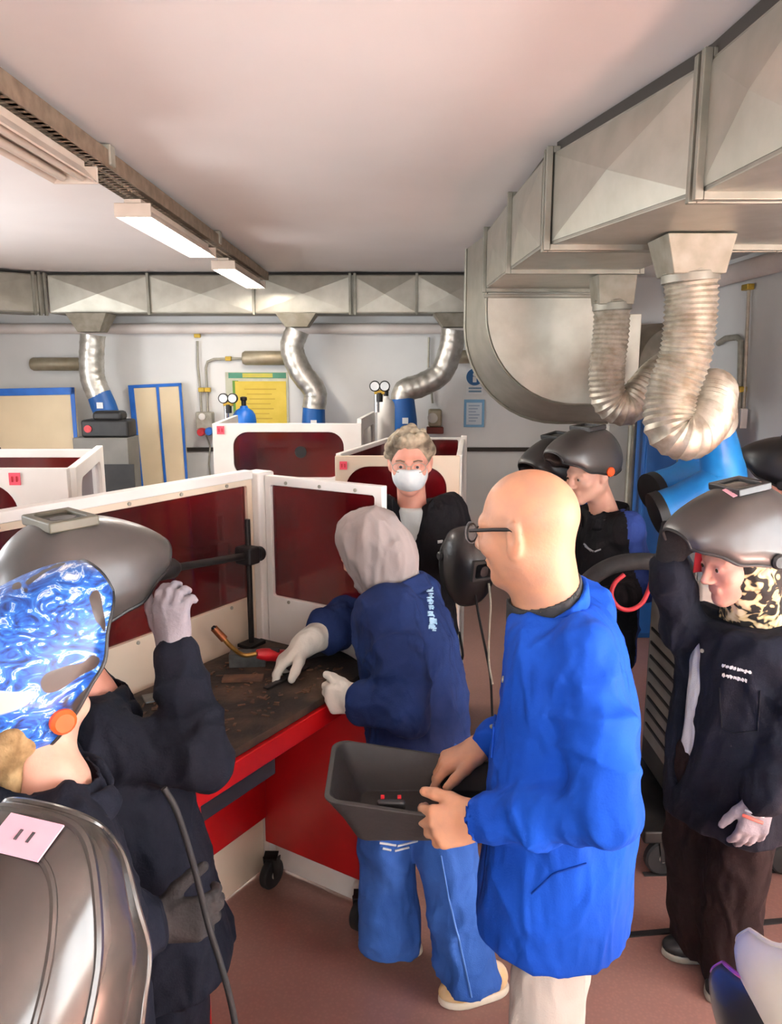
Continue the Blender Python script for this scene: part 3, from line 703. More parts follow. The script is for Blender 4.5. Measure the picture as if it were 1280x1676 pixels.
def caster(parent, c, r=.055, rot=0.0, hub=M_wheelhub):
    c = np.asarray(c, float); ax = np.array([math.cos(rot), math.sin(rot), 0])
    w = MB().lathe(c + ax * -.016, ax, [(r * .55, .0), (r * .9, .0), (r, .006), (r, .026), (r * .9, .032), (r * .55, .032)], 24).obj('caster_wheel', M_rubber, parent, smooth=True)
    MB().lathe(c + ax * -.012, ax, [(.008, -.006), (r * .56, .0), (r * .56, .024), (.008, .03)], 20).obj('wheel_hub', hub, w, smooth=True)
    f = np.cross(ax, (0, 0, 1))
    mb = MB()
    for s in (-1, 1): mb.prism([c + ax * s * .022 + f * .02 + np.array([0, 0, r + .015]), c + ax * s * .022 - f * .025 + np.array([0, 0, r + .015]), c + ax * s * .022 - f * .012 + np.array([0, 0, -.012]), c + ax * s * .022 + f * .012 + np.array([0, 0, -.012])], ax * .003)
    mb.box(c + np.array([0, 0, r + .017]), (.05, .05, .006))
    mb.obj('caster_fork', M_blacksteel, parent)
for s_, n_ in ((S1 - .04, NB + .05), (S1 - .04, NF - .04), (S0 + .05, NF - .04), (S0 + .05, NB + .05)):
    caster(tb, TP3(s_, n_, .057), .055, math.atan2(N2[1], N2[0]))
# --- black stand with a cross arm
st = thing('torch_stand', 'black steel stand rod with a long horizontal clamp arm beside the booth post', 'stand', TP3(1.9, -1.74, TZ))
pb = WZ(412, 1056, TZ); pt_ = W(403, 850, pb[1])
MB().box(pb + np.array([0, 0, .006]), (.08, .06, .012), RT).obj('base', M_blacksteel, st, bevel=.002)
MB().cyl(pb + np.array([0, 0, .01]), (pb[0], pb[1], pt_[2]), .010, 12).obj('rod', M_blacksteel, st, smooth=True)
jz = W(405, 906, pb[1]); jp = np.array([pb[0], pb[1] - .03, jz[2]])
ae = WPL(270, 932, TP3(0, -1.66, 0), (N2[0], N2[1], 0))
MB().tube([jp + (jp - ae) * .12, ae], .012, 12).obj('arm', M_blacksteel, st, smooth=True)
MB().box(jp + np.array([0, .01, 0]), (.055, .07, .06), RT).obj('clamp', M_black, st, bevel=.008)
MB().lathe(jp + (jp - ae) * .12, (jp - ae), [(.012, 0), (.026, .004), (.026, .03), (.01, .036)], 16).obj('knob', M_black, st, smooth=True)
MB().lathe(ae, (ae - jp), [(.02, -.05), (.03, -.03), (.03, .04), (.018, .06), (.01, .07)], 16).obj('arm_clamp', M_black, st, smooth=True)
MB().cyl(ae + np.array([0, 0, .02]), ae + np.array([0, 0, .06]), .016, 12).obj('wing_screw', M_black, st, smooth=True)
# --- plates on the table
def slab(name, label, px, py, z0, size, rot, m):
    c = WZ(px, py, z0); R = np.array([[math.cos(rot), -math.sin(rot), 0], [math.sin(rot), math.cos(rot), 0], [0, 0, 1]])
    return tag(MB().box(c + np.array([0, 0, size[2] / 2]), size, R).obj(name, m, bevel=.002), label, 'steel plate')
a_t = math.atan2(D2[1], D2[0])
slab('steel_plate', 'grey steel block under the torch on the black table top', 406, 1088, TZ + .001, (.115, .05, .045), .08, M_plate)
slab('steel_plate', 'flat rusty steel plate in front of the grey steel block', 398, 1112, TZ + .001, (.125, .05, .008), .06, M_rust)
slab('steel_plate', 'small dull steel offcut lying by the cream booth panel', 258, 1142, TZ + .001, (.08, .06, .006), .5, M_plate)
slab('steel_plate', 'thin dark steel strip along the middle of the black table top', 470, 1110, TZ + .001, (.20, .02, .006), 1.0, M_blacksteel)
mb = MB(); rnd = random.Random(3)
for k in range(220):
    p = TP3(S0 + .05 + rnd.random() * (S1 - S0 - .1), NB + .06 + rnd.random() * (NF - NB - .1), TZ + .002)
    a = rnd.random() * 3.1; R = np.array([[math.cos(a), -math.sin(a), 0], [math.sin(a), math.cos(a), 0], [0, 0, 1]])
    mb.box(p, (.004 + rnd.random() * .02, .003 + rnd.random() * .006, .003), R)
tag(mb.obj('metal_scraps', M_rust), 'tiny rusty metal scraps and grit scattered on the black table top', 'scraps', kind='stuff')

# ================================================================ boards and things against the back wall
def leaning_board(label, bl, br, tl, tr_, Yb, Yt, strips=(), name='cream_board'):
    P = [W(*bl, Yb), W(*br, Yb), W(*tr_, Yt), W(*tl, Yt)]
    # extend down to the floor along the edges
    for i, j in ((0, 3), (1, 2)):
        d_ = P[i] - P[j]; k = (P[j][2]) / max(-d_[2], 1e-6); P[i] = P[j] + d_ * k
    o = thing(name, label, 'board', (P[0] + P[1]) / 2)
    nrm = np.cross(P[1] - P[0], P[3] - P[0]); nrm /= np.linalg.norm(nrm); nrm = nrm if nrm[1] < 0 else -nrm
    MB().prism(P, -nrm * .02).obj('board', M_creamboard, o)
    lerp = lambda a, b, t: a + (b - a) * t
    def strip(a0, a1, b0, b1):
        A = lambda u, v: lerp(lerp(P[0], P[1], u), lerp(P[3], P[2], u), v)
        MB().prism([A(a0, b0), A(a1, b0), A(a1, b1), A(a0, b1)], nrm * .012).obj('frame_bar', M_bluetrim, o, bevel=.002)
    for s in strips: strip(*s)
    return o
leaning_board('large cream board with a bright blue frame at the far left by the back wall', (0, 730), (128, 728), (-40, 637), (122, 634), 6.55, 6.6,
              strips=((0, 1, .965, 1.0), (.955, 1.0, 0, 1)))
leaning_board('pair of tall cream boards with blue edge strips leaning on the back wall', (228, 806), (309, 800), (210, 631), (297, 627), 6.7, 6.93,
              strips=((0, .10, 0, 1), (.52, .57, 0, 1), (.95, 1.0, 0, 1), (0, 1, .985, 1.0)))
cb = thing('grey_cabinet', 'low grey steel cabinet between the cream boards under the tilted blue hood', 'cabinet', (W(185, 740, 6.3)[0], 6.3, 0))
cx = W(183, 740, 6.3)[0]; cz = W(183, 714, 6.3)[2]
MB().box((cx - .03, 6.28, cz / 2), (.44, .28, cz)).obj('body', mat('grey_cabinet_paint', S(120, 118, 112), 0.5, col2=S(108, 106, 100), scale=5), cb, bevel=.006)
MB().box((cx + .06, 6.137, cz - .36), (.34, .012, .30)).obj('dark_opening', M_black, cb)
MB().box((cx + .06, 6.137, cz - .75), (.4, .012, .36)).obj('door', M_machinelight, cb, bevel=.003)
ml = thing('wire_feeder', 'black wire feeder box standing on the grey cabinet', 'machine', (cx, 6.28, cz))
MB().box((cx, 6.28, cz + .07), (.38, .22, .14)).obj('body', M_black, ml, bevel=.02)
MB().box((cx + .02, 6.26, cz + .17), (.24, .16, .08)).obj('top_box', M_black, ml, bevel=.03)
MB().cyl((cx - .13, 6.18, cz + .07), (cx - .13, 6.16, cz + .07), .03, 16).obj('connector', M_redplastic, ml)
# gas cylinders with regulators
def gas(label, px, Y, ztop, m, r=.1, grp='gas cylinders by the back wall', reg=True, side=-1):
    c = W(px, 690, Y); o = thing('gas_cylinder', label, 'gas cylinder', (c[0], Y, 0), grp)
    MB().lathe((c[0], Y, 0), (0, 0, 1), [(r * .9, 0), (r, .02), (r, ztop - r), (r * .93, ztop - r * .55), (r * .7, ztop - r * .2), (r * .35, ztop), (r * .28, ztop + .02)], 28).obj('shell', m, o, smooth=True)
    MB().lathe((c[0], Y, ztop + .01), (0, 0, 1), [(.02, 0), (.02, .05), (.028, .055), (.028, .08), (.015, .085)], 14).obj('valve', M_blacksteel, o, smooth=True)
    return o
gas('blue gas bottle with a black valve in front of the yellow poster', 400, 6.45, W(400, 668, 6.45)[2], M_bluebottle, .10)
gas('white gas cylinder top right of the small white booth behind the masked woman', 632, 6.2, W(632, 648, 6.2)[2] - .02, M_white, .07)
def regulator(label, px, py, Y):
    c = W(px, py, Y); o = thing('gas_regulator', label, 'gas regulator', c - np.array([0, 0, .15]), 'gas regulators')
    for dx in (-.035, .04):
        g = MB().lathe(c + np.array([dx, 0, 0]), (0, -1, 0), [(.01, -.02), (.042, -.015), (.042, .015), (.036, .018)], 20).obj('gauge', M_blacksteel, o, smooth=True)
        MB().lathe(c + np.array([dx, -.019, 0]), (0, -1, 0), [(.033, 0), (.033, .003), (.003, .003)], 18).obj('dial', M_paper, g)
    MB().box(c + np.array([0, .01, -.045]), (.08, .04, .035)).obj('body', M_brass, o, bevel=.006)
    MB().cyl(c + np.array([0, .01, -.05]), c + np.array([0, .01, -.12]), .026, 14).obj('adjuster', M_black, o, smooth=True)
    MB().cyl(c + np.array([-.02, .02, -.06]), (c[0] - .02, Y + .02, c[2] - .2), .02, 12).obj('stem', M_chrome, o, smooth=True)
regulator('pressure regulator with two gauges left of the blue gas bottle', 373, 652, 6.35)
regulator('pressure regulator with two gauges above the small white booth', 621, 632, 5.95)
vb = thing('valve_box', 'small tan wall valve with a red base beside the blue hood', 'valve', W(712, 690, WY1 - .08))
MB().box(W(712, 684, WY1 - .06), (.12, .1, .16)).obj('body', M_pipe, vb, bevel=.02)
MB().lathe(W(708, 684, WY1 - .12), (0, -1, 0), [(.03, -.02), (.045, .0), (.045, .03), (.015, .04)], 18).obj('knob', M_locker, vb, smooth=True)
MB().box(W(712, 704, WY1 - .07), (.15, .11, .06)).obj('base', mat('brown_red', S(110, 40, 30), .6), vb, bevel=.01)
tag(MB().tube([W(702, 552, YC), W(701, 600, YC), W(706, 640, YC), W(708, 660, YC)], .01, 8).obj('conduit', M_conduit, smooth=True), 'thin grey conduit above the tan wall valve', 'conduit')

# ================================================================ right side: locker, cabinet, blue extraction arms
lk = thing('locker', 'tall white locker by the back wall beside the blue cabinet', 'locker', (W(1030, 760, 5.9)[0], 6.0, 0))
xa_, xb_ = W(992, 760, 5.9)[0], W(1052, 760, 5.9)[0]; zk = W(1020, 690, 5.9)[2]
MB().box(((xa_ + xb_) / 2, 6.12, zk / 2), (xb_ - xa_, .42, zk)).obj('body', M_locker, lk, bevel=.005)
xm = W(1037, 760, 5.9)[0]
for a, b in ((xa_, xm), (xm, xb_)): MB().box(((a + b) / 2, 5.9, zk / 2), (b - a - .012, .018, zk - .06)).obj('door', M_locker, lk, bevel=.003)
MB().box((xm - .03, 5.885, 1.1), (.012, .02, .1)).obj('handle', M_chrome, lk, bevel=.002)
bc = thing('blue_cabinet', 'tall blue steel cabinet behind the blue extraction arms', 'cabinet', (W(1120, 800, 5.2)[0], 5.3, 0))
xa_, xb_ = W(1056, 760, 5.2)[0], W(1182, 760, 5.2)[0]; zk = W(1100, 676, 5.2)[2]
MB().box(((xa_ + xb_) / 2, 5.42, zk / 2), (xb_ - xa_, .4, zk)).obj('body', M_bluecab, bc, bevel=.006)
for a, b in ((0, .5), (.5, 1)):
    u0, u1 = xa_ + (xb_ - xa_) * a, xa_ + (xb_ - xa_) * b
    MB().box(((u0 + u1) / 2, 5.21, zk / 2), (u1 - u0 - .012, .018, zk - .08)).obj('door', M_bluecab, bc, bevel=.003)
MB().box(((xa_ + xb_) / 2 - .03, 5.195, 1.30), (.02, .02, .14)).obj('handle', M_white, bc, bevel=.003)
MB().cyl((xa_ + .02, 5.2, 1.45), (xa_ + .02, 5.19, 1.45), .012, 12).obj('lock', M_black, bc)
def arm(label, pts, rs, mouth, Y):
    P = [W(px, py, y) for px, py, y in pts]; path = catmull(P, 8); n = len(path)
    rr = np.interp(np.linspace(0, 1, n), np.linspace(0, 1, len(rs)), rs)
    o = thing('extraction_hood', label, 'extraction hood', P[0], 'blue extraction arms')
    MB().tube(path, list(rr), 24).obj('hood_tube', M_bluearm, o, smooth=True)
    d_ = P[-1] - P[-2]; d_ /= np.linalg.norm(d_)
    MB().tube([P[-1] - d_ * .01, P[-1] + d_ * .03], rs[-1] * 1.04, 24).obj('mouth_ring', M_black, o, smooth=True)
    MB().tube([P[0] + (P[0] - P[1]) * .15, P[0]], rs[0] * 1.06, 24).obj('collar', M_white, o, smooth=True)
    return o
arm('blue extraction arm hood with black mouth, left one beside the blue cabinet', [(1135, 735, 3.6), (1138, 765, 3.6), (1118, 788, 3.55), (1072, 803, 3.5)], [.07, .085, .09, .085], None, 3.3)
arm('blue extraction arm hood curving down behind the raised grey helmet', [(1172, 700, 3.2), (1180, 750, 3.25), (1180, 790, 3.25), (1130, 822, 3.25), (1082, 838, 3.25)], [.07, .085, .10, .10, .09], None, 3.1)

# --- welding machine on a wheeled trolley
wm = thing('welding_machine', 'dark grey welding machine on a wheeled trolley behind the woman with leopard scarf', 'welding machine', (1.3, 2.85, 0))
def tilt(c, size, m, name, bev=.01, R=None): return MB().box(c, size, R).obj(name, m, wm, bevel=bev)
tilt((1.32, 2.86, .62), (.46, .50, .80), M_machine, 'body', .02)
tilt((1.30, 2.86, 1.08), (.42, .46, .14), M_machinelight, 'top_box', .02)
tilt((1.085, 2.86, .66), (.012, .40, .62), M_machinelight, 'side_grille', .004)
for k in range(8): MB().box((1.078, 2.86, .42 + k * .06), (.008, .34, .012)).obj('grille_slot', M_black, wm)
tilt((1.075, 2.75, 1.06), (.008, .07, .05), M_pink, 'pink_tag', .002)
tilt((1.25, 2.86, .18), (.62, .56, .05), M_blacksteel, 'trolley_base', .008)
tilt((1.07, 2.64, .45), (.02, .02, .14), M_redplastic, 'red_marker', .004)
for c, rt in (((1.03, 2.63, .072), .3), ((1.04, 3.05, .072), .2), ((1.5, 2.63, .072), .3), ((1.5, 3.05, .072), 0)): caster(wm, c, .07, rt + 1.4)
MB().tube([(1.09, 2.62, 1.0), (1.05, 2.58, 1.12), (1.05, 2.58, 1.2), (1.08, 2.8, 1.24), (1.1, 3.05, 1.2), (1.12, 3.08, 1.1)], .014, 10).obj('handle', M_blacksteel, wm, smooth=True)
# cables near the trolley
tag(MB().tube(catmull([W(948, 985, 2.62), W(960, 955, 2.62), W(985, 934, 2.62), W(1020, 921, 2.62), W(1068, 920, 2.62), W(1085, 935, 2.66), (1.03, 2.52, .9)], 8), .030, 14).obj('torch_cable', M_rubber, smooth=True), 'thick black hose arching beside the man in the dark jacket', 'hose')
tag(MB().tube(catmull([W(1022, 940, 2.58), W(1006, 955, 2.58), W(1001, 975, 2.58), W(1012, 993, 2.58), W(1030, 998, 2.58), W(1050, 988, 2.58), W(1062, 965, 2.58), W(1066, 950, 2.58)], 8), .008, 10).obj('red_hose', M_redhose, smooth=True), 'thin red rubber hose hanging in a loop under the black hose', 'hose')
# ring-shaped black hose lying behind the tray
c = WZ(778, 1412, .012)
tag(MB().tube([c + np.array([.06 * math.cos(a) + .05, .16 * math.sin(a), 0]) for a in np.linspace(0, 6.2, 40)], .010, 8).obj('cable_loop', M_rubber, smooth=True), 'black cable loop on the floor behind the bald man', 'cable')

# ================================================================ sculpting toolkit: signed distance fields meshed with surface nets
def smin(a, b, k):
    if k <= 0: return np.minimum(a, b)
    h = np.clip(.5 + .5 * (b - a) / k, 0, 1); return b + (a - b) * h - k * h * (1 - h)
def smax(a, b, k): return -smin(-a, -b, k)
V = lambda *a: np.array(a, float)
def unit(v): v = np.asarray(v, float); return v / (np.linalg.norm(v) + 1e-12)
def cap(a, b, ra, rb=None):
    a, b = np.asarray(a, float), np.asarray(b, float); rb = ra if rb is None else rb; m = max(ra, rb)
    ba = b - a; L2 = float(ba @ ba) + 1e-12
    def f(x, y, z):
        t = np.clip(((x - a[0]) * ba[0] + (y - a[1]) * ba[1] + (z - a[2]) * ba[2]) / L2, 0, 1)
        return np.sqrt((x - a[0] - t * ba[0]) ** 2 + (y - a[1] - t * ba[1]) ** 2 + (z - a[2] - t * ba[2]) ** 2) - (ra + (rb - ra) * t)
    return (np.minimum(a, b) - m, np.maximum(a, b) + m, f)
def ell(c, r, R=None):
    c = np.asarray(c, float); r = np.asarray(r, float); m = r.max(); R = np.eye(3) if R is None else R
    def f(x, y, z):
        X, Y, Z = x - c[0], y - c[1], z - c[2]
        u = X * R[0, 0] + Y * R[1, 0] + Z * R[2, 0]; v = X * R[0, 1] + Y * R[1, 1] + Z * R[2, 1]; w = X * R[0, 2] + Y * R[1, 2] + Z * R[2, 2]
        k0 = np.sqrt((u / r[0]) ** 2 + (v / r[1]) ** 2 + (w / r[2]) ** 2); k1 = np.sqrt((u / r[0] ** 2) ** 2 + (v / r[1] ** 2) ** 2 + (w / r[2] ** 2) ** 2) + 1e-9
        return k0 * (k0 - 1) / k1
    return (c - m, c + m, f)
def rbox(c, half, rad, R=None):
    c = np.asarray(c, float); h = np.asarray(half, float) - rad; m = np.linalg.norm(half); R = np.eye(3) if R is None else R
    def f(x, y, z):
        X, Y, Z = x - c[0], y - c[1], z - c[2]
        q = [np.abs(X * R[0, i] + Y * R[1, i] + Z * R[2, i]) - h[i] for i in range(3)]
        return np.sqrt(sum(np.maximum(t, 0) ** 2 for t in q)) + np.minimum(np.maximum(np.maximum(q[0], q[1]), q[2]), 0) - rad
    return (c - m, c + m, f)
def loft(secs, u, p=2.3):
    """secs: list of (centre, ru, rw) along one axis; u = sideways direction"""
    C = [np.asarray(s[0], float) for s in secs]; a = unit(C[-1] - C[0]); L = float((C[-1] - C[0]) @ a)
    u = unit(np.asarray(u, float) - a * (np.asarray(u, float) @ a)); w = np.cross(a, u)
    S_ = np.array([float((c - C[0]) @ a) for c in C]); cu = np.array([float((c - C[0]) @ u) for c in C]); cw = np.array([float((c - C[0]) @ w) for c in C])
    # densify with smooth interpolation
    ss = np.linspace(0, L, 60)
    def sm(v):
        P = catmull([V(s_, q, 0) for s_, q in zip(S_, v)], 12); P = np.array(P); return np.interp(ss, P[:, 0], P[:, 1])
    RU, RW, CU, CW = sm([s[1] for s in secs]), sm([s[2] for s in secs]), sm(cu), sm(cw)
    m = max(max(s[1], s[2]) for s in secs)
    def f(x, y, z):
        X, Y, Z = x - C[0][0], y - C[0][1], z - C[0][2]
        s = X * a[0] + Y * a[1] + Z * a[2]; pu = X * u[0] + Y * u[1] + Z * u[2]; pw = X * w[0] + Y * w[1] + Z * w[2]
        ru, rw = np.interp(s, ss, RU), np.interp(s, ss, RW); pu = pu - np.interp(s, ss, CU); pw = pw - np.interp(s, ss, CW)
        d = ((np.abs(pu / ru) ** p + np.abs(pw / rw) ** p) ** (1 / p) - 1) * np.minimum(ru, rw)
        return smax(smax(d, -s, .02), s - L, .02)
    lo = np.min([c for c in C], axis=0) - m; hi = np.max([c for c in C], axis=0) + m
    return (lo, hi, f)
def half(p, n):      # half space, positive on the side n points to
    p = np.asarray(p, float); n = unit(n)
    return (V(-9, -9, -9), V(9, 9, 9), lambda x, y, z: (x - p[0]) * n[0] + (y - p[1]) * n[1] + (z - p[2]) * n[2])
class Field:
    def __init__(s, prims, h, zfine=None, coarse=3.0, pad=.02):
        """prims: list of (op, prim, k); op '+', '-', '&'"""
        los = np.array([p[1][0] for p in prims if p[0] == '+']); his = np.array([p[1][1] for p in prims if p[0] == '+'])
        lo, hi = los.min(0) - pad, his.max(0) + pad
        ax = [np.arange(lo[i], hi[i] + h, h) for i in range(3)]
        if zfine:
            zs = [lo[2]]
            while zs[-1] < hi[2]:
                zs.append(zs[-1] + (h if any(a <= zs[-1] <= b for a, b in zfine) else h * coarse))
            ax[2] = np.array(zs)
        s.ax = [a.astype(np.float32) for a in ax]; s.h = h
        s.F = np.full([len(a) for a in s.ax], .3, np.float32)
        for op, p, k in prims: s.apply(op, p, k)
    def apply(s, op, p, k):
        lo, hi, f = p; mg = k + 2.5 * s.h + .02
        if op == '&': lo, hi = V(-9, -9, -9), V(9, 9, 9)
        i0 = [max(0, int(np.searchsorted(s.ax[i], lo[i] - mg)) - 1) for i in range(3)]; i1 = [min(len(s.ax[i]), int(np.searchsorted(s.ax[i], hi[i] + mg)) + 1) for i in range(3)]
        if any(a >= b for a, b in zip(i0, i1)): return
        sl = tuple(slice(a, b) for a, b in zip(i0, i1))
        x = s.ax[0][sl[0]][:, None, None]; y = s.ax[1][sl[1]][None, :, None]; z = s.ax[2][sl[2]][None, None, :]
        d = f(x, y, z).astype(np.float32); G = s.F[sl]
        if op == '+': s.F[sl] = smin(G, d, k)
        elif op == '-': s.F[sl] = smax(G, -d, k)
        else: s.F[sl] = smax(G, d, k)
    def shell(s, th, region):      # hollow out where region(x, y, z) < 0
        x = s.ax[0][:, None, None]; y = s.ax[1][None, :, None]; z = s.ax[2][None, None, :]
        s.F = smax(s.F, -np.maximum(s.F + th, region[2](x, y, z).astype(np.float32)), .004).astype(np.float32)
    def mesh(s):
        F = s.F; F[0] = F[-1] = .3; F[:, 0] = F[:, -1] = .3; F[:, :, 0] = F[:, :, -1] = .3
        ins = F < 0
        c = np.zeros([n - 1 for n in F.shape], np.uint8)
        for dx in (0, 1):
            for dy in (0, 1):
                for dz in (0, 1): c += ins[dx:F.shape[0] - 1 + dx, dy:F.shape[1] - 1 + dy, dz:F.shape[2] - 1 + dz]
        act = np.argwhere((c > 0) & (c < 8)); n = len(act)
        idx = np.full(c.shape, -1, np.int32); idx[act[:, 0], act[:, 1], act[:, 2]] = np.arange(n)
        val = {}
        for q in [(a, b, d) for a in (0, 1) for b in (0, 1) for d in (0, 1)]: val[q] = F[act[:, 0] + q[0], act[:, 1] + q[1], act[:, 2] + q[2]]
        P = np.zeros((n, 3)); cnt = np.zeros(n)
        for q in val:
            for ax in range(3):
                if q[ax] == 0:
                    r = list(q); r[ax] = 1; r = tuple(r); a, b = val[q], val[r]; cr = (a < 0) != (b < 0)
                    t = np.where(cr, a / np.where(cr, a - b, 1), 0)
                    pt = np.array(q, float)[None, :].repeat(n, 0); pt[:, ax] += t
                    P += pt * cr[:, None]; cnt += cr
        P = P / cnt[:, None] + act
        co = np.column_stack([np.interp(P[:, i], np.arange(len(s.ax[i])), s.ax[i]) for i in range(3)])
        faces = []
        for ax in range(3):
            o = [a for a in range(3) if a != ax]
            sh = list(F.shape); A = [slice(None)] * 3; B = [slice(None)] * 3; A[ax] = slice(0, -1); B[ax] = slice(1, None)
            for k in o: A[k] = slice(1, -1); B[k] = slice(1, -1)
            ia, ib = ins[tuple(A)], ins[tuple(B)]
            e = np.argwhere(ia != ib); fl = ia[e[:, 0], e[:, 1], e[:, 2]]
            e = e.copy(); e[:, o[0]] += 1; e[:, o[1]] += 1
            def g(d0, d1):
                q = e.copy(); q[:, o[0]] -= d0; q[:, o[1]] -= d1; return idx[q[:, 0], q[:, 1], q[:, 2]]
            quad = np.column_stack([g(1, 1), g(0, 1), g(0, 0), g(1, 0)])
            flip = fl if ax != 1 else ~fl
            quad[~flip] = quad[~flip][:, ::-1]
            faces.append(quad)
        faces = np.concatenate(faces)
        return co, faces
def laplace(co, faces, it=2, lam=.5):
    n = len(co)
    e = np.concatenate([faces[:, [0, 1]], faces[:, [1, 2]], faces[:, [2, 3]], faces[:, [3, 0]]])
    for _ in range(it):
        acc = np.zeros_like(co); cnt = np.zeros(n)
        for k in range(3): acc[:, k] = np.bincount(e[:, 0], co[e[:, 1], k], n) + np.bincount(e[:, 1], co[e[:, 0], k], n)
        cnt = np.bincount(e[:, 0], minlength=n) + np.bincount(e[:, 1], minlength=n)
        co = co + lam * (acc / np.maximum(cnt, 1)[:, None] - co)
    return co
def vnormals(co, faces):
    a = np.cross(co[faces[:, 2]] - co[faces[:, 0]], co[faces[:, 3]] - co[faces[:, 1]])
    N = np.zeros_like(co)
    for k in range(4):
        for j in range(3): N[:, j] += np.bincount(faces[:, k], a[:, j], len(co))
    return N / (np.linalg.norm(N, axis=1)[:, None] + 1e-12)
def vnoise(p, seed=0):
    """smooth value noise, -1..1"""
    i = np.floor(p).astype(np.int64); f = p - i; f = f * f * (3 - 2 * f)
    def hsh(a, b, c):
        h = (a * 374761393 + b * 668265263 + c * 2147483647 + seed * 974711) & 0xffffffff
        h = ((h ^ (h >> 13)) * 1274126177) & 0xffffffff; h = h ^ (h >> 16)
        return (h & 0xffff) / 32767.5 - 1
    r = 0
    for a in (0, 1):
        for b in (0, 1):
            for c in (0, 1):
                r = r + hsh(i[:, 0] + a, i[:, 1] + b, i[:, 2] + c) * (f[:, 0] if a else 1 - f[:, 0]) * (f[:, 1] if b else 1 - f[:, 1]) * (f[:, 2] if c else 1 - f[:, 2])
    return r
def folds(co, N, amp, stretch=(9, 9, 5), seed=0, extra=()):
    s = np.array(stretch, float)
    q = co * s; w = np.column_stack([vnoise(q * .6 + 11, seed + 1), vnoise(q * .6 + 37, seed + 2), vnoise(q * .6 + 71, seed + 3)])
    sh = lambda v: (1 - np.minimum(np.abs(v) * 1.6, 1)) ** 2
    q2 = np.column_stack([q[:, 0] * .8 + q[:, 2] * .6, q[:, 1] * .9 + q[:, 0] * .4, q[:, 2] * .8 - q[:, 0] * .6])
    n = vnoise(q + w * 1.3, seed); n2 = vnoise(q2 * 1.9 + w * 1.2, seed + 7); n3 = vnoise(q * 3.6 + w * 1.5, seed + 8)
    d = amp * (1.15 * sh(n) + .75 * sh(n2) + .35 * sh(n3) - .75 + .5 * vnoise(q * .55, seed + 5))
    for (a, b, rad, am, freq) in extra:      # ring folds along a limb
        a, b = np.asarray(a, float), np.asarray(b, float); ba = b - a; L = np.linalg.norm(ba); t = ((co - a) @ ba) / L ** 2
        dist = np.linalg.norm(co - a - np.clip(t, 0, 1)[:, None] * ba, axis=1)
        m = np.clip(1 - np.maximum(dist - rad, 0) / .05, 0, 1) * np.clip(1.2 - np.abs(t - .5) * 2, 0, 1)
        ph = t * L * freq + 3.2 * vnoise(co * 6, seed + 9) + 1.2 * vnoise(co * 15, seed + 10)
        d = d + am * m * (1 - 2 * np.abs(np.sin(ph * .5)) ** .7)
    return co + N * d[:, None]
def np_mesh(name, co, faces):
    me = bpy.data.meshes.new(name); nf = len(faces)
    me.vertices.add(len(co)); me.vertices.foreach_set('co', co.astype(np.float32).ravel())
    me.loops.add(nf * 4); me.loops.foreach_set('vertex_index', faces.astype(np.int32).ravel())
    me.polygons.add(nf); me.polygons.foreach_set('loop_start', np.arange(0, nf * 4, 4, dtype=np.int32))
    me.update(calc_edges=True); me.validate()
    return me
def sculpt(name, prims, h, m, parent, zfine=None, coarse=3.0, smooth=2, fold=None, shell=None, pick=None):
    F = Field(prims, h, zfine, coarse)
    if shell: F.shell(*shell)
    co, fc = F.mesh()
    if smooth: co = laplace(co, fc, smooth)
    if fold: co = folds(co, vnormals(co, fc), **fold); co = laplace(co, fc, 1, .3)
    me = np_mesh(name, co, fc)
    if pick is not None:
        cen = co[fc].mean(1); me.polygons.foreach_set('material_index', pick(cen).astype(np.int32))
    o = link_mesh(name, me, m, parent); me.shade_smooth()
    return o

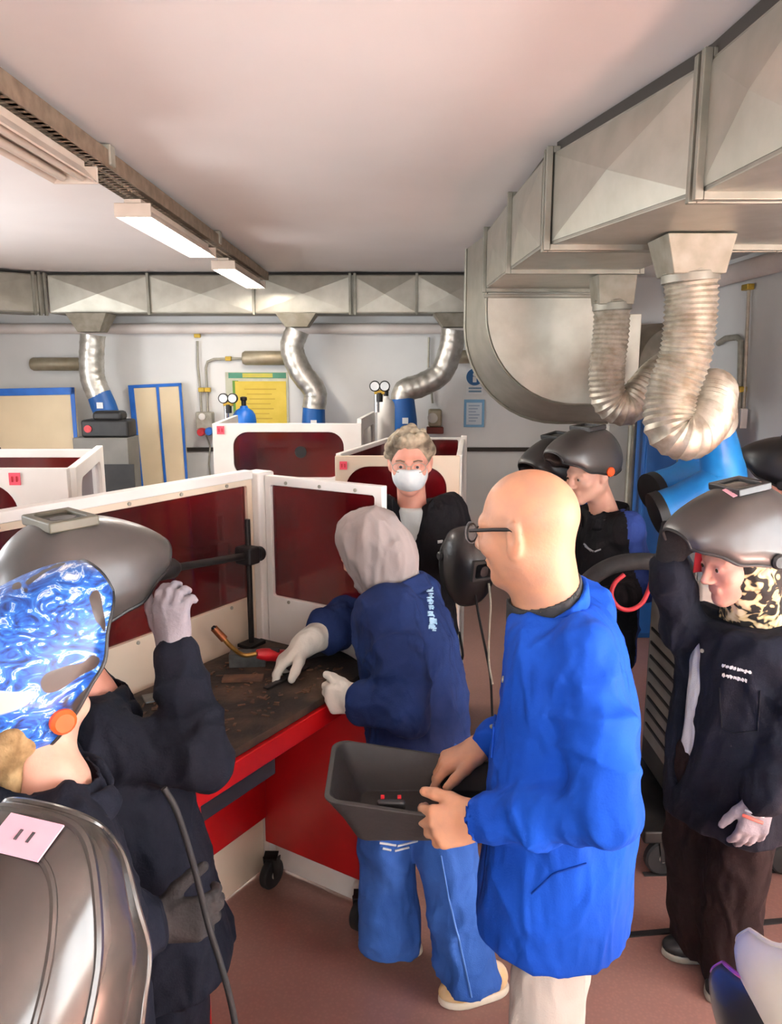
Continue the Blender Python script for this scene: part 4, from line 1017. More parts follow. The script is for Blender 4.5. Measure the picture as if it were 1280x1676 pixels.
# ---------------------------------------------------------------- anatomy
def facing(fwd, pitch=0.0, roll=0.0):
    """columns right, forward, up; pitch > 0 looks down, roll > 0 tips the head to its right"""
    f = unit((fwd[0], fwd[1], 0)); r = np.cross(f, (0, 0, 1.)); u = V(0, 0, 1.)
    c, s = math.cos(pitch), math.sin(pitch); f2 = f * c - u * s; u2 = u * c + f * s
    c, s = math.cos(roll), math.sin(roll); r3 = r * c - u2 * s; u3 = u2 * c + r * s
    return np.column_stack([r3, f2, u3])
def head_prims(C, R, s=1.0, neck=None, ears=True, neck_r=.055):
    P = lambda x, y, z_: C + R @ (V(x, y, z_) * s)
    pr = [('+', ell(P(0, -.014, .03), V(.075, .098, .088) * s, R), 0),
          ('+', ell(P(0, .022, -.028), V(.062, .070, .082) * s, R), .03 * s)]
    for q in (-1, 1):
        pr.append(('+', cap(P(q * .05, -.005, -.055), P(q * .012, .066, -.096), .018 * s, .017 * s), .03 * s))
        pr.append(('+', ell(P(q * .042, .062, -.02), V(.022, .022, .02) * s, R), .025 * s))
        pr.append(('+', cap(P(q * .012, .088, .026), P(q * .048, .07, .024), .009 * s, .008 * s), .016 * s))
    pr.append(('+', ell(P(0, .068, -.098), V(.02, .018, .016) * s, R), .018 * s))
    for q in (-1, 1): pr.append(('-', ell(P(q * .032, .098, .004), V(.018, .016, .011) * s, R), .012 * s))
    pr.append(('+', cap(P(0, .090, .014), P(0, .112, -.028), .007 * s, .0115 * s), .012 * s))
    for q in (-1, 1): pr.append(('+', ell(P(q * .012, .1, -.032), V(.009, .012, .008) * s, R), .006 * s))
    pr.append(('+', cap(P(-.019, .086, -.058), P(.019, .086, -.058), .0065 * s), .006 * s))
    pr.append(('+', cap(P(-.016, .085, -.068), P(.016, .085, -.068), .007 * s), .006 * s))
    pr.append(('-', cap(P(-.022, .095, -.063), P(.022, .095, -.063), .003 * s), .004 * s))
    for q in (-1, 1): pr += [('+', ell(P(q * .032, .079, .004), V(.0155, .0145, .0135) * s, R), .003 * s), ('-', ell(P(q * .032, .096, .003), V(.012, .010, .0034) * s, R), .002 * s)]
    if ears:
        for q in (-1, 1):
            Re = R @ np.array(Matrix.Rotation(q * .35, 3, 'Z')) @ np.array(Matrix.Rotation(.18, 3, 'X'))
            pr.append(('+', ell(P(q * .080, -.014, -.002), V(.009, .020, .035) * s, Re), .006 * s))
            pr.append(('+', ell(P(q * .077, -.004, -.028), V(.007, .010, .012) * s, Re), .006 * s))
            pr.append(('-', ell(P(q * .090, -.010, .004), V(.008, .010, .018) * s, Re), .004 * s))
    if neck is not None:
        pr.append(('+', cap(P(0, -.022, -.05), neck, neck_r * s, neck_r * 1.08 * s), .03 * s))
    return pr
def hand_prims(wr, thumb, finger, curl=(.5, .5, .5, .5), tdir=(.8, .6, -.2), tbend=.35, sc=1.0, fat=1.0, knuck=None, spread=.06):
    """thumb = direction of the thumb side, finger = direction of the fingers; dorsal = their normal as given by knuck"""
    fy = unit(finger); tx = unit(np.asarray(thumb, float) - fy * (np.asarray(thumb, float) @ fy))
    dz = np.cross(tx, fy)
    if knuck is not None and dz @ np.asarray(knuck, float) < 0: dz = -dz
    P = lambda x, y, z_: np.asarray(wr, float) + (tx * x + fy * y + dz * z_) * sc
    pr = [('+', ell(P(.0, .052, -.002), V(.040, .050, .0155 * fat) * sc, np.column_stack([tx, fy, dz])), .012)]
    pr.append(('+', cap(P(0, -.03, 0), P(0, .02, 0), .026 * sc * fat, .026 * sc * fat), .02))
    xs = (.030, .0105, -.0105, -.029); ln = (.074, .082, .076, .060); ky = (.092, .096, .092, .084)
    for i in range(4):
        k = P(xs[i], ky[i], .003); pr.append(('+', cap(P(xs[i] * .6, .02, 0), k, .013 * sc * fat, .0115 * sc * fat), .010))
        ang = 0.0; p = k; sp = spread * (1.5 - i)
        for j, fr in enumerate((.45, .31, .24)):
            cj = curl[i] * (1.0, 1.15, .75)[j]; ang += cj
            d = fy * math.cos(ang) - dz * math.sin(ang); d = unit(d + tx * sp * math.cos(ang))
            q = p + d * ln[i] * fr * sc; r0, r1 = ((.0100, .0092), (.0092, .0084), (.0084, .0074))[j]
            pr.append(('+', cap(p, q, r0 * sc * fat, r1 * sc * fat), .004)); p = q
    p = P(.024, .022, -.006); d = unit(tx * tdir[0] + fy * tdir[1] + dz * tdir[2]); r0 = .0145
    pr.append(('+', cap(P(.008, .016, -.003), p, .017 * sc * fat, .0155 * sc * fat), .012))
    for j, (l, r1) in enumerate(((.042, .0125), (.034, .0108), (.026, .009))):
        q = p + d * l * sc; pr.append(('+', cap(p, q, r0 * sc * fat, r1 * sc * fat), .006)); p, r0 = q, r1
        d = unit(d + fy * tbend - dz * tbend * .4)
    return pr
def limb(pts, rs, k=.03):
    return [('+', cap(a, b, r0, r1), k) for a, b, r0, r1 in zip(pts[:-1], pts[1:], rs[:-1], rs[1:])]
def skin(name, base, dark): return mat(name, S(*base), .5, col2=S(*dark), scale=14, detail=4, bump=.12, bscale=160, sss=.12)
def cloth(name, base, dark, bump=.35, bscale=240, rough=.85, scale=5, sheen=.0, wrinkle=.8): return mat(name, S(*base), rough, col2=S(*dark), scale=scale, detail=3, bump=bump, bscale=bscale, sheen=sheen, wrinkle=wrinkle, spec=.18)
def body(parent, m, C, R, s, neck, chest, pelvis, sh, el, wr, hips, knees, ankles, h=.006, hands=(None, None), zf=None, scale=1.0, ears=True, neck_r=.055):
    """one continuous figure from crown to feet"""
    u = unit(np.asarray(sh[1]) - np.asarray(sh[0]))
    pr = head_prims(C, R, s, neck, ears, neck_r)
    t0 = np.asarray(pelvis, float) - V(0, 0, .06)
    pr.append(('+', loft([(t0, .13 * scale, .09 * scale), (np.asarray(pelvis) * .5 + np.asarray(chest) * .5, .12 * scale, .085 * scale), (np.asarray(chest, float), .12 * scale, .085 * scale), (np.asarray(neck, float) - V(0, 0, .015), .07 * scale, .06 * scale)], u), .04))
    for i in (0, 1):
        pr += limb([sh[i], el[i], wr[i]], [.034 * scale, .030 * scale, (.026 if hands[i] else .018) * scale], .03)
        pr += limb([hips[i], knees[i], ankles[i]], [.078 * scale, .052 * scale, .036 * scale], .03)
        a = np.asarray(ankles[i], float); f = unit(np.asarray(knees[i]) * 0 + R[:, 1] * V(1, 1, 0))
        pr.append(('+', cap(a - V(0, 0, .02), a + f * .03 - V(0, 0, .045), .03, .024), .02))
        if hands[i]: pr += hands[i]
        else:
            d = unit(np.asarray(wr[i], float) - np.asarray(el[i], float)); pr.append(('+', cap(wr[i], np.asarray(wr[i]) + d * .035, .015, .012), .01))
    return sculpt('body', pr, h, m, parent, zfine=zf or [(C[2] - .16 * s, C[2] + .14 * s)], coarse=2.5, smooth=1)
def eyes(parent, C, R, s, iris=(70, 52, 36)):
    for q in (-1, 1):
        c = C + R @ (V(q * .032, .0795, .004) * s)
        e = MB().lathe(c, R[:, 1], [(.001, .0118), (.005, .0112), (.009, .008), (.0115, .002), (.0118, -.001), (.009, -.007), (.001, -.012)], 16).obj('eye', mat('eye_white', S(186, 172, 162), .3), parent, smooth=True)
        MB().lathe(c + R[:, 1] * .0112, R[:, 1], [(.0058, -.002), (.0056, .0006), (.001, .0012)], 14).obj('iris', mat('iris_%d' % iris[0], S(*iris), .2), e, smooth=True)
def shoe(parent, heel, toe, m, msole, name='shoe', h=.007, w=.045, hgt=.08):
    heel, toe = np.asarray(heel, float), np.asarray(toe, float); f = unit(toe - heel); L = np.linalg.norm(toe - heel); sd = np.cross(f, (0, 0, 1))
    R = np.column_stack([sd, f, [0, 0, 1]]); c = heel + f * L * .5
    pr = [('+', ell(heel + f * L * .28 + V(0, 0, .05), V(w * .82, L * .28, hgt * .75), R), 0), ('+', ell(heel + f * L * .68 + V(0, 0, .035), V(w, L * .36, hgt * .48), R), .04),
          ('&', half(heel + V(0, 0, .022), (0, 0, -1)), .004)]
    o = sculpt(name, pr, h, m, parent, smooth=1)
    ps = [('+', ell(heel + f * L * .28 + V(0, 0, .012), V(w * .88, L * .30, .05), R), 0), ('+', ell(heel + f * L * .66 + V(0, 0, .012), V(w * 1.06, L * .38, .05), R), .03),
          ('&', half(heel + V(0, 0, .026), (0, 0, 1)), .003), ('&', half(heel + V(0, 0, .001), (0, 0, -1)), .003)]
    sculpt('sole', ps, h * .8, msole, o, smooth=0)
    return o
def collar(parent, m, base, axis, fwd, r=.09, hb=.05, hf=.01, th=.013, op=.05, ho=.10, name='collar', flare=1.12, h=.005):
    """turned-down coat collar: high at the back (hb), low in front (hf), open in front"""
    a = unit(axis); f = unit(np.asarray(fwd, float) - a * (np.asarray(fwd, float) @ a)); u = np.cross(f, a); base = np.asarray(base, float)
    c = (hb + hf) / 2; sl = (hb - hf) / (2 * r)
    pr = [('+', loft([(base - a * .06, r * flare * 1.12 + th, r * flare * 1.12 + th), (base, r * flare * .98 + th, r * flare * .98 + th), (base + a * .09, r * .95 + th, r * .95 + th)], u), 0),
          ('-', loft([(base - a * .09, r * flare * 1.12, r * flare * 1.12), (base, r * flare * .98, r * flare * .98), (base + a * .14, r * .95, r * .95)], u), .002),
          ('&', half(base + a * c, a + f * sl), .006), ('&', half(base + a * (c - .062), -(a + f * sl * 1.25)), .006),
          ('-', ell(base + f * r * 1.1 + a * .03, V(op, .07, ho), np.column_stack([u, f, a])), .006)]
    return sculpt(name, pr, h, m, parent, smooth=1)
# ---------------------------------------------------------------- marks lying on a sculpted surface
from mathutils.bvhtree import BVHTree
def glyphs(x0, y0, ux, uy, n, size, seed, gap=1.25):
    """unreadably small letter shapes in a row: short strokes, one cluster per letter"""
    rn = random.Random(seed); out = []; vx, vy = -uy, ux
    for k in range(n):
        bx, by = x0 + ux * size * gap * k, y0 + uy * size * gap * k
        q = lambda a, b: (bx + ux * a * size + vx * b * size * 1.3, by + uy * a * size + vy * b * size * 1.3)
        a0 = 0.0
        while a0 < .8:      # worn print: uneven ticks and dashes, no readable letters
            h0, h1 = rn.uniform(0, .3), rn.uniform(.6, 1)
            out.append((q(a0, h0), q(a0 + rn.uniform(-.08, .08), h1)))
            if rn.random() < .7: hh = rn.uniform(.1, .9); out.append((q(a0, hh), q(a0 + .3, hh + rn.uniform(-.15, .15))))
            a0 += rn.uniform(.28, .42)
    return out
def surface_ray(o):
    me = o.data; off = wloc(o)
    co = np.empty(len(me.vertices) * 3, np.float32); me.vertices.foreach_get('co', co); co = co.reshape(-1, 3) + np.array(off)
    fc = [tuple(p.vertices) for p in me.polygons]
    t = BVHTree.FromPolygons([tuple(c) for c in co.tolist()], fc)
    def hit(px, py, lift=.002):
        r = ray(px, py); r = r / np.linalg.norm(r)
        h = t.ray_cast(Vector((0, 0, CAM_H)), Vector(r))
        if h[0] is None: return None, None
        n = np.array(h[1]); n = n if n @ r < 0 else -n
        return np.array(h[0]) + n * lift, n
    return hit
def strokes(o, lines, w, m, parent, name='lettering'):
    """thin strokes (pixel polylines) laid on the surface of o"""
    hit = surface_ray(o); mb = MB()
    for ln in lines:
        pts = []
        for (a, b) in zip(ln[:-1], ln[1:]):
            n = max(1, int(math.hypot(b[0] - a[0], b[1] - a[1]) / 3))
            pts += [(a[0] + (b[0] - a[0]) * k / n, a[1] + (b[1] - a[1]) * k / n) for k in range(n)]
        pts.append(ln[-1]); P = [hit(*q)[0] for q in pts]; P = [p for p in P if p is not None]
        if len(P) > 1: mb.tube(P, w, 6)
    return mb.obj(name, m, parent, smooth=True) if mb.v else None

# ================================================================ welding helmets
HROWS = [((-.10, .135), .085, (-.105, .065)), ((-.03, .158), .112, (-.085, .03)), ((.05, .148), .122, (-.068, .0)), ((.112, .104), .125, (-.05, -.03)),
         ((.142, .035), .124, (-.03, -.06)), ((.150, -.04), .119, (-.008, -.10)), ((.144, -.108), .106, (.03, -.13)), ((.130, -.160), .084, (.058, -.165)), ((.118, -.182), .062, (.072, -.181))]
def helmet(label, C, R, m, s=1.0, lens=True, knob=M_black, sticker=None, rim=True, group='welding helmets', mlens=None, mframe=None, band=True, ridge=False, depth=1.0, vent=False):
    """welding helmet; C = middle of the head, R = right / forward / up columns of the helmet"""
    C = np.asarray(C, float); P = lambda x, y, z_: C + R @ (V(x, y * depth, z_) * s)
    o = thing('welding_helmet', label, 'welding helmet', C, group)
    rows = catmull([V(a[0], a[1], w) for a, w, b in HROWS], 5); sides = catmull([V(b[0], b[1], 0) for a, w, b in HROWS], 5)
    NU = 36; grid = []
    for rc, sd in zip(rows, sides):
        row = []
        for k in range(NU + 1):
            t = -math.pi / 2 + math.pi * k / NU
            f = abs(math.cos(t)) ** .62 if abs(math.cos(t)) > 1e-6 else 0; sx = math.copysign(abs(math.sin(t)) ** .9, math.sin(t))
            row.append((rc[2] * sx, sd[0] + (rc[0] - sd[0]) * f, sd[1] + (rc[1] - sd[1]) * f))
        grid.append(row)
    n = NU + 1; mb = MB(); mb.add([P(*q) for row in grid for q in row], [(i * n + k, i * n + k + 1, (i + 1) * n + k + 1, (i + 1) * n + k) for i in range(len(grid) - 1) for k in range(NU)])
    sh = mb.obj('shell', m, o, smooth=True); sh.data.shade_smooth()
    so = sh.modifiers.new('thickness', 'SOLIDIFY'); so.thickness = .004 * s; so.offset = 0
    edge = [grid[i][0] for i in range(len(grid))] + [grid[-1][k] for k in range(1, NU)] + [grid[i][NU] for i in range(len(grid) - 1, -1, -1)] + [grid[0][k] for k in range(NU - 1, 0, -1)]
    if rim: MB().tube([P(*q) for q in edge] + [P(*edge[0])], .0045 * s, 8).obj('rim', M_black if rim is True else rim, o, smooth=True)
    if lens:
        Rl = R @ np.array(Matrix.Rotation(math.radians(16), 3, 'X'))
        cl = P(0, .139, .052)
        vs, fs = plate_with_hole(.136 * s, .104 * s, .104 * s, .070 * s, 0, 0, .012 * s, .022 * s)
        fr = MB().add([cl + Rl @ V(v[0], v[1] - .016 * s, v[2]) for v in vs], fs).obj('lens_frame', mframe or M_black, o, bevel=.004 * s)
        MB().box(cl + Rl @ V(0, -.004 * s, 0), V(.108, .006, .075) * s, Rl).obj('lens', mlens or M_glassdark, fr)
    for q in (-1, 1):
        d = R[:, 0] * q
        MB().lathe(P(q * .119, -.055, .005), d, [(.012 * s, -.01 * s), (.022 * s, 0), (.022 * s, .014 * s), (.016 * s, .02 * s), (.004 * s, .02 * s)], 18).obj('pivot_knob', knob, o, smooth=True)
    if band:
        MB().tube([P(.088 * math.cos(a), -.015 + .108 * math.sin(a), .045) for a in np.linspace(0, 2 * math.pi, 33)], .009 * s, 8, flat=1.8).obj('headband', M_black, o, smooth=True)
    if ridge:
        for du, dv, r_ in ((3, 3, .006), (7, 8, .0045)):
            nr = len(grid)
            G = np.array(grid); loop = []
            for a in np.linspace(0, math.pi, 49):
                cc_ = math.cos(a); col = NU / 2 - (NU / 2 - du) * math.copysign(abs(cc_) ** .55, cc_); row = 6 + (nr - 1 - dv - 6) * math.sin(a) ** .55
                r0_, c0_ = min(int(row), nr - 2), min(int(col), NU - 1); fr_, fc_ = row - r0_, col - c0_
                loop.append((G[r0_, c0_] * (1 - fr_) + G[r0_ + 1, c0_] * fr_) * (1 - fc_) + (G[r0_, c0_ + 1] * (1 - fr_) + G[r0_ + 1, c0_ + 1] * fr_) * fc_)
            MB().tube([P(*q) for q in loop], r_ * s, 8).obj('ridge', m, o, smooth=True)
    if sticker:
        for (x, z_, w, h_, ms) in sticker:
            # lay the sticker on the side or crown of the shell
            i = min(range(len(grid)), key=lambda a: abs(a / (len(grid) - 1) - z_)); 
            k0 = int((x + 1) / 2 * NU); q = np.array(grid[i][k0]); qa = np.array(grid[i][min(k0 + 2, NU)]) - np.array(grid[i][max(k0 - 2, 0)]); qb = np.array(grid[max(i - 2, 0)][k0]) - np.array(grid[min(i + 2, len(grid) - 1)][k0])
            qa, qb = unit(qa), unit(qb); nrm = unit(np.cross(qa, qb)); nrm = nrm if nrm @ (q - V(0, -.02, 0)) > 0 else -nrm
            qb = np.cross(nrm, qa); Rs = R @ np.column_stack([qa, nrm, qb])
            st_ = MB().box(P(*(q + nrm * .0035)), V(w, .002, h_) * s, Rs).obj('sticker', ms, o)
            for dx in (-.10, .12): MB().box(P(*(q + nrm * .005 + qa * dx * w)), V(w * .05, .001, h_ * .28) * s, Rs).obj('mark', M_ink, st_)
    return o
def tilt_up(R, deg): return R @ np.array(Matrix.Rotation(math.radians(deg), 3, 'X'))

M_helmet = mat('grey_helmet_shell', S(60, 58, 56), 0.4, col2=S(50, 48, 47), scale=9, coat=.2)
M_helmet_dark = mat('dark_helmet_shell', S(36, 35, 35), 0.4, col2=S(34, 33, 33), scale=9, coat=.2)
M_helmet_black = mat('black_helmet_shell', S(22, 21, 22), 0.4, col2=S(30, 28, 28), scale=9, coat=.15)
M_helmet_gloss = mat('glossy_gunmetal_shell', S(74, 70, 66), 0.24, 0.45, col2=S(58, 55, 52), scale=5, coat=.4)
def pattern_shell():
    m = bpy.data.materials.new('blue_white_flame_pattern'); m.use_nodes = True; nt = m.node_tree; b = nt.nodes['Principled BSDF']
    tc = nt.nodes.new('ShaderNodeTexCoord'); n1 = nt.nodes.new('ShaderNodeTexNoise'); n1.inputs['Scale'].default_value = 24; n1.inputs['Detail'].default_value = 3; n1.inputs['Distortion'].default_value = 2.4
    mp = nt.nodes.new('ShaderNodeMapping'); mp.inputs['Scale'].default_value = (1.0, .6, 1.6)
    nt.links.new(tc.outputs['Object'], mp.inputs['Vector']); nt.links.new(mp.outputs['Vector'], n1.inputs['Vector'])
    r = nt.nodes.new('ShaderNodeValToRGB'); e = r.color_ramp.elements
    e[0].position = .30; e[0].color = (*S(18, 34, 74), 1); e[1].position = .72; e[1].color = (*S(232, 240, 246), 1)
    for p, c in ((.40, (18, 62, 142)), (.50, (30, 92, 182)), (.57, (52, 124, 208)), (.61, (206, 226, 244)), (.645, (36, 98, 188))):
        q = e.new(p); q.color = (*S(*c), 1)
    nt.links.new(n1.outputs['Fac'], r.inputs['Fac'])
    n2 = nt.nodes.new('ShaderNodeTexNoise'); n2.inputs['Scale'].default_value = 6.5; n2.inputs['Detail'].default_value = 1; n2.inputs['Distortion'].default_value = .8
    nt.links.new(tc.outputs['Object'], n2.inputs['Vector'])
    r2 = nt.nodes.new('ShaderNodeValToRGB'); r2.color_ramp.elements[0].position = .63; r2.color_ramp.elements[1].position = .65
    r2.color_ramp.elements[0].color = (0, 0, 0, 1); r2.color_ramp.elements[1].color = (1, 1, 1, 1)
    nt.links.new(n2.outputs['Fac'], r2.inputs['Fac'])
    mx = nt.nodes.new('ShaderNodeMix'); mx.data_type = 'RGBA'; mx.inputs[7].default_value = (*S(236, 232, 170), 1)
    nt.links.new(r2.outputs['Color'], mx.inputs[0]); nt.links.new(r.outputs['Color'], mx.inputs[6])
    n3 = nt.nodes.new('ShaderNodeTexNoise'); n3.inputs['Scale'].default_value = 8; n3.inputs['Detail'].default_value = 1; n3.inputs['Distortion'].default_value = 1.5
    mp3 = nt.nodes.new('ShaderNodeMapping'); mp3.inputs['Location'].default_value = (3, 5, 1); nt.links.new(tc.outputs['Object'], mp3.inputs['Vector']); nt.links.new(mp3.outputs['Vector'], n3.inputs['Vector'])
    r3 = nt.nodes.new('ShaderNodeValToRGB'); r3.color_ramp.elements[0].position = .60; r3.color_ramp.elements[1].position = .615
    r3.color_ramp.elements[0].color = (0, 0, 0, 1); r3.color_ramp.elements[1].color = (1, 1, 1, 1); nt.links.new(n3.outputs['Fac'], r3.inputs['Fac'])
    my = nt.nodes.new('ShaderNodeMix'); my.data_type = 'RGBA'; my.inputs[7].default_value = (*S(64, 54, 48), 1)
    nt.links.new(r3.outputs['Color'], my.inputs[0]); nt.links.new(mx.outputs[2], my.inputs[6])
    nt.links.new(my.outputs[2], b.inputs['Base Color']); b.inputs['Roughness'].default_value = .4; b.inputs['Coat Weight'].default_value = .15
    return m
M_pattern = pattern_shell()

# ================================================================ the bald man in the blue coat
M_skin_man = mat('tanned_skin', S(208, 152, 118), .5, col2=S(188, 142, 116), scale=20, detail=6, bump=.12, bscale=160, sss=.12)
M_skin_b = skin('light_skin', (222, 172, 150), (210, 156, 134))
M_skin_c = skin('rosy_skin', (220, 160, 140), (206, 144, 124))
M_coat = cloth('royal_blue_coat', (18, 78, 188), (15, 68, 170), bump=.2)
M_navy = cloth('navy_jacket', (28, 48, 96), (22, 38, 80), bump=.25)
M_darknavy = cloth('dark_navy_jacket', (20, 24, 36), (15, 18, 28), bump=.25)
M_blackcloth = cloth('black_jacket', (24, 23, 27), (18, 17, 20), bump=.25)
M_royal = cloth('blue_jacket_panel', (48, 70, 138), (40, 60, 120), bump=.25)
M_beige = cloth('beige_trousers', (206, 198, 188), (194, 186, 174), bump=.25)
M_brown = cloth('dark_brown_trousers', (34, 22, 22), (26, 17, 17), bump=.25)
M_shirtgrey = cloth('dark_grey_shirt', (66, 66, 66), (54, 54, 55))
M_shirtwhite = cloth('white_shirt', (222, 220, 218), (206, 204, 203))
M_hijab = cloth('taupe_headscarf', (158, 148, 145), (146, 136, 133), bump=.12)
M_glovew = cloth('white_leather_glove', (222, 218, 206), (206, 202, 190), bump=.3, bscale=120)
M_gloveg = cloth('grey_knit_glove', (150, 144, 150), (134, 128, 134), bump=.4, bscale=160)
M_gloved = cloth('charcoal_glove', (58, 55, 55), (46, 44, 44), bump=.4, bscale=160)
M_gloveb = cloth('black_glove', (34, 32, 34), (26, 25, 27), bump=.4, bscale=160)
def jeans():
    return mat('blue_denim', S(62, 106, 184), .85, col2=S(44, 82, 152), scale=4, detail=6, bump=.35, bscale=320, wrinkle=.5, spec=.2)
M_denim = jeans()

def man():
    o = thing('person', 'bald man with glasses in a bright blue long coat carrying a black tray', 'person', (.3, 1.55, 0))
    Yc = 1.55
    fh = unit((-.80, .60, 0)); C = W(862, 866, 1.55); R = facing(fh, .16, -.05)
    fb = unit((-.94, .34, 0)); lf = np.cross((0, 0, 1.), fb)          # his left, towards the camera
    neck = W(896, 990, 1.57)
    ch = W(930, 1110, Yc); be = W(922, 1255, Yc); hp = W(918, 1400, Yc)
    shl = W(962, 1072, 1.385); shr = neck - lf * .19 + V(.05, 0, -.07)
    ell_ = W(990, 1325, 1.30); elr = W(935, 1230, 1.86)
    wrl = W(790, 1343, 1.43); wrr = W(788, 1222, 1.73)
    hips = (V(hp[0], Yc, .86) + lf * .09, V(hp[0], Yc, .86) - lf * .09); knees = [h + V(-.01, 0, -.40) for h in hips]; ank = [V(h[0], h[1], .09) for h in hips]
    hl = hand_prims(wrl, V(.1, .3, .95), V(-.85, .25, -.30), curl=(.55, .6, .65, .7), tdir=(.5, .85, -.1), knuck=V(.2, -1, .2), sc=1.08, fat=1.12)
    hr = hand_prims(wrr, V(-.2, -.9, -.1), V(-.9, -.15, -.38), curl=(.35, .6, .7, .7), tdir=(.55, .8, .0), knuck=V(0, .3, 1), sc=1.05, fat=1.12)
    body(o, M_skin_man, C, R, 1.04, neck, ch, hp, (shl + V(-.005, .045, -.03), shr + V(0, -.03, -.03)), (ell_, elr), (wrl, wrr), hips, knees, ank, h=.0042, hands=(hl, hr), zf=[(C[2] - .18, C[2] + .16), (.84, 1.10)], scale=.95, neck_r=.066)
    eyes(o, C, R, 1.04)
    # stubble ring at the back of the head is colour on the scalp: short grey hair as a thin cap
    P = lambda x, y, z_: C + R @ (V(x, y, z_) * 1.04)
    # glasses
    g = MB()
    for q in (-1, 1):
        g.tube([P(q * .082, -.03, .004), P(q * .081, -.01, .016), P(q * .079, .03, .017), P(q * .074, .085, .016)], .0038, 8)
        g.tube([P(q * .034 + .026 * math.cos(a), .112 - abs(q * .034 + .026 * math.cos(a)) * .18, .004 + .018 * math.sin(a)) for a in np.linspace(0, 2 * math.pi, 25)], .0022, 8)
    g.tube([P(-.01, .112, .008), P(.01, .112, .008)], .002, 8)
    g.obj('glasses', M_black, o, smooth=True)
    for q in (-1, 1): MB().lathe(P(q * .034, .107, .004), R[:, 1], [(.024, 0), (.024, .001), (.002, .001)], 20).obj('lens', mat('spectacle_glass', S(210, 216, 220), .05, alpha=.2), o)
    # shirt collar
    nax = unit(P(0, -.022, -.05) - neck)
    collar(o, M_shirtgrey, neck + V(-.004, 0, .012), nax, fb, r=.068, hb=.045, hf=.022, th=.008, op=.018, ho=.05, name='shirt')
    collar(o, M_coat, neck + V(.006, 0, -.008), nax + V(.05, 0, 0), fb, r=.070, hb=.056, hf=-.012, th=.013, op=.045, ho=.10, name='coat_collar', flare=1.05)
    # coat
    u = lf; zh = .668
    cc = lambda px, z_: V(*(WXZ(px, z_, Yc)))
    pr = [('+', loft([(cc(905, zh), .200, .168), (cc(910, .80), .198, .164), (cc(917, .92), .195, .160), (cc(921, 1.03), .197, .156), (cc(927, 1.17), .198, .142), (cc(925, 1.29), .192, .122), (cc(917, 1.36), .155, .108), (neck + V(.010, 0, .006), .092, .09)], u, 2.2), 0)]
    pr += limb([shr + V(.0, -.02, -.0), elr, wrr + V(.03, .0, .02)], [.080, .064, .050], .03)
    pr += limb([shl + V(.0, .035, .0), shl * .5 + ell_ * .5 + V(.006, 0.01, 0), ell_, (ell_ + wrl) / 2 + V(0, 0, .0), wrl + (ell_ - wrl) * .03], [.068, .070, .064, .058, .049], .02)
    pr += [('-', cap(neck - V(0, 0, .0), neck + V(-.03, .0, .16), .08, .09), .006)]
    pr += [('-', cap(wrl - (ell_ - wrl) * .3, wrl + (ell_ - wrl) * .04, .038, .038), .004)]
    fc = neck + fb * .13 + V(0, 0, -.03)
    pr += [('-', ell(fc, V(.03, .06, .085), np.column_stack([u, fb, [0, 0, 1]])), .01)]
    hem = zh
    coat = sculpt('coat', pr, .0065, M_coat, o, smooth=2, shell=(.016, half(V(0, 0, hem + .14), (0, 0, 1))),
                  fold=dict(amp=.0068, stretch=(9, 9, 3.6), seed=4, extra=((shl, ell_, .07, .007, 60), (ell_, wrl, .055, .007, 75), (W(930, 1150, 1.4), W(925, 1320, 1.4), .1, .003, 30))))
    strokes(coat, [((818, 1105), (812, 1160), (806, 1240))], .0035, cloth('coat_seam', (16, 70, 170), (14, 64, 160)), coat, 'front_edge')
    hit = surface_ray(coat)
    for q in ((824, 1112), (806, 1190)):
        p, n = hit(*q)
        if p is not None: MB().lathe(p - n * .001, n, [(.007, -.001), (.007, .002), (.002, .0025)], 14).obj('button', M_conduit, coat)
    strokes(coat, [((870, 1462), (905, 1430), (960, 1412))], .002, cloth('coat_pocket', (13, 60, 150), (12, 54, 140)), coat, 'pocket_edge')
    # trousers and shoes
    pr = [('+', loft([(V(hp[0], Yc, .70), .17, .12), (V(hp[0], Yc, 1.0), .17, .13)], u), 0)]
    for i in (0, 1): pr += limb([hips[i], knees[i], ank[i] + V(0, 0, -.03)], [.085, .075, .068], .03)
    sculpt('trousers', pr, .009, M_beige, o, fold=dict(amp=.006, stretch=(8, 8, 4), seed=8))
    for i in (0, 1):
        a = ank[i]; shoe(o, V(a[0], a[1], 0) - fb * .06, V(a[0], a[1], 0) + fb * .20, M_black, M_rubber, h=.009)
    return o
MAN = man()

